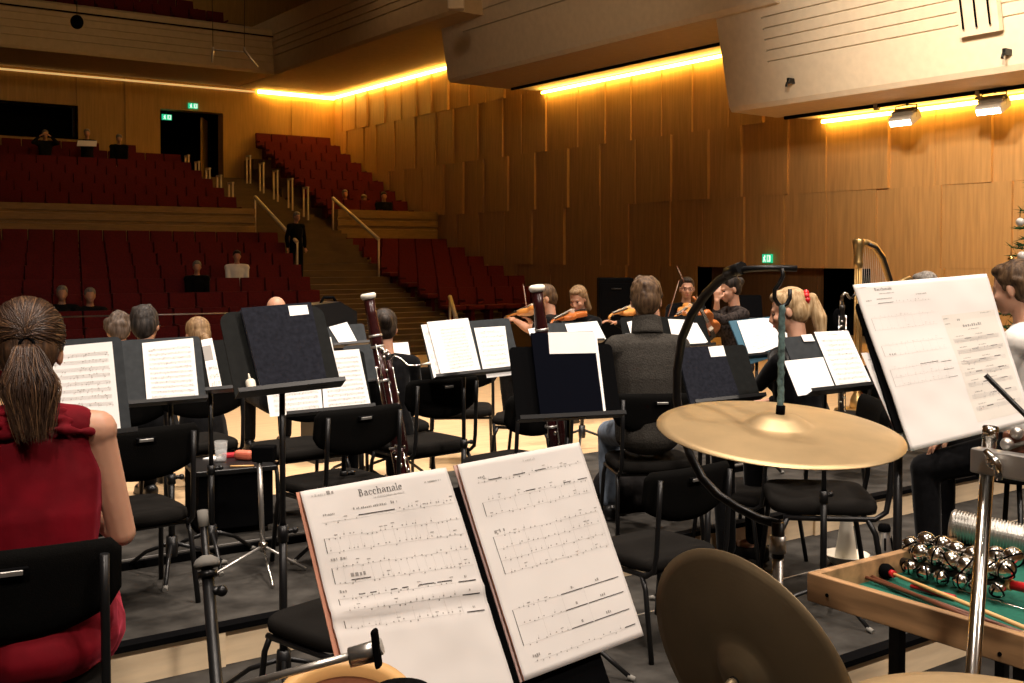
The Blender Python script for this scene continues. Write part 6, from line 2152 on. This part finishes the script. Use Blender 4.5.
# mutes on the floor by the tray
g = G(846, 566, ZA)
t = thing('hat_mute', 'white bowl-shaped mute lying on the floor under the chair', 'mute', g)
MB().lathe([(0, 0.0), (0.06, 0.0), (0.075, 0.012), (0.122, 0.066), (0.128, 0.070), (0.120, 0.072), (0.07, 0.018), (0, 0.010)], 40).build('bowl', 'white', t)
t = thing('cone_mute', 'white cone mute with dark slots standing in the white bowl', 'mute', g + V((0, 0, 0.0105)))
MB().lathe([(0, 0.0), (0.064, 0.0), (0.066, 0.01), (0.062, 0.04), (0.029, 0.265), (0.025, 0.275), (0, 0.275)], 32).build('shell', 'white', t)
for k in range(3):
    a = -2.2 + k * 0.95
    MB().box((0.036 * cos(a), 0.036 * sin(a), 0.16), (0.008, 0.012, 0.045), Euler((0, -0.19, a)).to_matrix(), 0.002).build('cork_strip', 'blackmatte', t)
g = G(884, 560, ZA)
t = thing('straight_mute', 'grey straight mute with a black cap standing on the floor', 'mute', g)
MB().lathe([(0, 0.0), (0.060, 0.0), (0.062, 0.01), (0.030, 0.165), (0.028, 0.17), (0, 0.17)], 28).build('shell', 'steel', t)
MB().lathe([(0, 0.165), (0.034, 0.166), (0.036, 0.185), (0.028, 0.205), (0, 0.207)], 20).build('cap', 'blackmatte', t)
for k in range(3):
    a = -2.4 + k * 1.0
    MB().box((0.047 * cos(a), 0.047 * sin(a), 0.10), (0.008, 0.012, 0.07), Euler((0, -0.2, a)).to_matrix(), 0.002).build('cork_strip', 'blackmatte', t)

# tall stool of the man in the white shirt
q = P(1014, 420, 5.45)
t = thing('tall_stool', 'tall black stool under the man in the white shirt', 'stool', (q.x, q.y, ZA))
MB().lathe([(0, 0.62), (0.17, 0.62), (0.19, 0.64), (0.19, 0.68), (0.16, 0.70), (0, 0.70)], 28).build('seat', 'fabricseat', t)
for k in range(4):
    a = pi / 4 + k * pi / 2
    MB().tube([(0.10 * cos(a), 0.10 * sin(a), 0.63), (0.21 * cos(a), 0.21 * sin(a), 0.0)], 0.013, 10).build('leg', 'black', t)
MB().tube([(0.18 * cos(a), 0.18 * sin(a), 0.2) for a in [2 * pi * i / 32 for i in range(32)]], 0.009, 8, closed=True).build('foot_ring', 'black', t)

# bags, cases
g = G(640, 505, 0.0)
t = thing('gig_bag', 'dark soft bag on the floor by the feet of the man in the grey sweater', 'bag', g)
b = MB()
for k in range(7):
    b.ell((-0.22 + 0.075 * k, 0.02 * sin(k * 2), 0.12 + 0.02 * sin(k * 1.7)), (0.11, 0.16, 0.13 + 0.015 * cos(k)))
b.ell((0, 0, 0.05), (0.30, 0.19, 0.08))
blob(b, 'bag_body', 'darkcloth', t, 0.02, 3)
MB().tube([(-0.15, -0.05, 0.24), (-0.08, -0.09, 0.32), (0.05, -0.09, 0.31), (0.12, -0.05, 0.24)], 0.013, 8).build('strap', 'blackmatte', t)
MB().box((0.05, -0.165, 0.12), (0.012, 0.01, 0.05)).build('zip_pull', 'steel', t)
c = P(331, 317, 8.4)
t = thing('horn_case', 'black angular case standing behind the far grey stand', 'case', (c.x, c.y, 0.0))
MB().prism([(-0.20, -0.12, 0.0), (0.16, -0.12, 0.0), (0.16, -0.12, c.z + 0.04), (0.02, -0.12, c.z + 0.12), (-0.20, -0.12, c.z + 0.10)], (0, 0.24, 0)).build('shell', 'black', t)
MB().box((0.0, -0.125, c.z * 0.6), (0.08, 0.02, 0.04)).build('latch', 'steel', t)
MB().tube([(-0.09, 0, c.z + 0.10), (-0.06, 0, c.z + 0.15), (0.02, 0, c.z + 0.15), (0.05, 0, c.z + 0.10)], 0.012, 8).build('handle', 'blackmatte', t)
c = P(615, 298, 13.5)
t = thing('stage_loudspeaker', 'black loudspeaker box behind the violinists in front of the stalls', 'loudspeaker', (c.x, c.y, 0.0), -YAW)
MB().box((0, 0, (c.z + 0.25) / 2), (0.42, 0.38, c.z + 0.25), None, 0.015).build('cabinet', 'blackmatte', t)
MB().box((0, -0.19, (c.z + 0.25) * 0.55), (0.36, 0.012, (c.z + 0.25) * 0.8), None, 0.004).build('grille', 'blackmatte', t)
MB().tube([(-0.06, -0.2, c.z + 0.12), (0.06, -0.2, c.z + 0.12)], 0.008, 8).build('handle', 'black', t)

# ------------------------------------------------------------------ Christmas tree at the picture edge
c = P(1068, 300, 8.6)
zf = 0.0
t = thing('christmas_tree', 'green fir tree with white baubles at the edge of the picture', 'tree', (c.x, c.y, zf))
MB().tube([(0, 0, 0), (0, 0, 2.9)], [0.05, 0.012], 10).build('trunk', 'rosewood', t)
MB().lathe([(0, 0), (0.20, 0), (0.22, 0.05), (0.18, 0.22), (0, 0.22)], 20).build('pot', 'redpl', t)
b = MB()
rr = random.Random(9)
for k in range(150):
    z = 0.45 + 2.45 * (k / 150)
    a = k * 2.4
    L = 0.66 * (1 - (z - 0.45) / 2.5) + 0.05
    d = V((cos(a), sin(a), 0.12))
    p0 = V((0, 0, z))
    p1 = p0 + d * L + V((0, 0, -0.16 * L))
    b.tube([p0, p1], 0.006, 4)
    for q in range(60):
        s_ = rr.uniform(0.08, 1.0)
        p = p0.lerp(p1, s_)
        e = (d + V((rr.uniform(-1, 1), rr.uniform(-1, 1), rr.uniform(-0.6, 0.9))) * 1.1).normalized() * rr.uniform(0.05, 0.10)
        w = e.orthogonal().normalized() * 0.008
        b.poly([p - w, p + w, p + e])
o = b.build('needles', 'fir', t)
o['kind'] = 'stuff'
for (px, py, rad, mm, lb) in ((1020, 222, 0.032, 'bauble', 'upper white bauble hanging at the picture edge'), (1022, 256, 0.036, 'bauble', 'lower white bauble by the dark hair of the man in the white shirt'), (1011, 259, 0.024, 'goldb', 'small gold bauble just above the dark hair of the man in the white shirt')):
    q = P(px, py, 8.45)
    tt = thing('bauble', lb, 'ornament', q)
    MB().ell((0, 0, 0), rad, seg=20, rings=14).build('ball', mm, tt)
    MB().tube([(0, 0, rad * 0.9), (0, 0, rad * 1.25)], 0.006, 8).build('cap', 'gold', tt)
    tr = V((c.x, c.y, q.z + 0.02)) - q
    MB().tube([(0, 0, rad * 1.2), V((0, 0, 0.09)), tr + V((0, 0, 0.03))], 0.004, 5).build('twig', 'fir', tt)
    sp = MB()
    for k in range(60):
        pz = (V((0, 0, 0.09))).lerp(tr + V((0, 0, 0.03)), rr.random() * 0.8)
        e = V((rr.uniform(-1, 1), rr.uniform(-1, 1), rr.uniform(-0.3, 1))).normalized() * 0.07 - tr.normalized() * 0.04
        w = e.orthogonal().normalized() * 0.006
        sp.poly([pz - w, pz + w, pz + e])
    sp.build('needles', 'fir', tt)

# ------------------------------------------------------------------ the audience
AUD = dict(legs=False, shoes=False, voxel=0.022)


def listener(label, px, py, d, az, hm='hair_grey', tm='darkcloth', s=1.05, hair='short', **k):
    z = P(px, py, d).z
    person(label, px, py, d, az, s, k.pop('lean', 2), k.pop('head', (0, 0, 0)), hair=hair, hm=hm, tm=tm, fz=z - 1.28 * s, wl=k.pop('wl', (-0.1, 0.26, 0.02)), wr=k.pop('wr', (0.1, 0.26, 0.02)), **AUD, **k)


listener('listener in dark clothes on the stalls near the thin rail, doorway side of the pair', 62, 286, 19.6, 190, s=1.2)
listener('listener with pale hair on the stalls near the thin rail, stairs side of the pair', 90, 288, 19.6, 192, s=1.2)
listener('listener in black sitting alone in the stalls before the one in the white jacket', 197, 261, 22.2, 195, 'hair_grey', 'blackcloth')
listener('listener in a white jacket in the stalls', 237, 250.5, 23.3, 198, 'hair_greydk', 'whiteshirt')
listener('listener raising arms on the top terrace row below the dark control window', 45, 130, 30.0, 190, 'hair_grey', 'darkcloth', wl=(-0.14, 0.16, 0.62), wr=(0.14, 0.16, 0.62))
listener('listener reading papers on the top terrace row', 87, 129, 30.6, 190, 'hair_grey', wl=P(82, 145, 30.2), wr=P(92, 145, 30.2))
listener('listener in dark clothes on the top terrace row, the one nearer to the dark doorway', 119, 134.5, 31.0, 194, 'hair_grey', 'blackcloth', lean=14)
listener('white-haired listener at the front of the corner terrace', 345, 190, 31.9, 200, 'hair_grey', 'darkcloth')
listener('listener bending forward in the middle of the corner terrace front', 364, 195, 32.0, 204, 'hair_sand', 'darkcloth', lean=20)
listener('dark-haired listener by the wall at the corner terrace front', 384, 192, 32.0, 202, 'hair_dark', 'darkcloth')
q = P(87, 143.5, 30.08)
tag(MB().box((0, 0, 0), (0.5, 0.02, 0.26), Euler((radians(-50), 0, radians(-20))).to_matrix(), 0.004).build('programme', 'paper', None, Matrix.Translation(q)), 'open pale papers held by the listener on the top terrace row', 'papers')
p = P(297, 212, 26.4)
person('man in a dark jacket with grey hair walking down the stairs', 297, 212, 26.4, 170, 1.0, 3, (0, 4, 0), hair='short', hm='hair_grey', tm='blackcloth', bm='blackcloth', voxel=0.02, seated=False, fz=p.z - 1.74, wl=(-0.24, 0.05, -0.08), wr=(0.24, 0.02, -0.08))
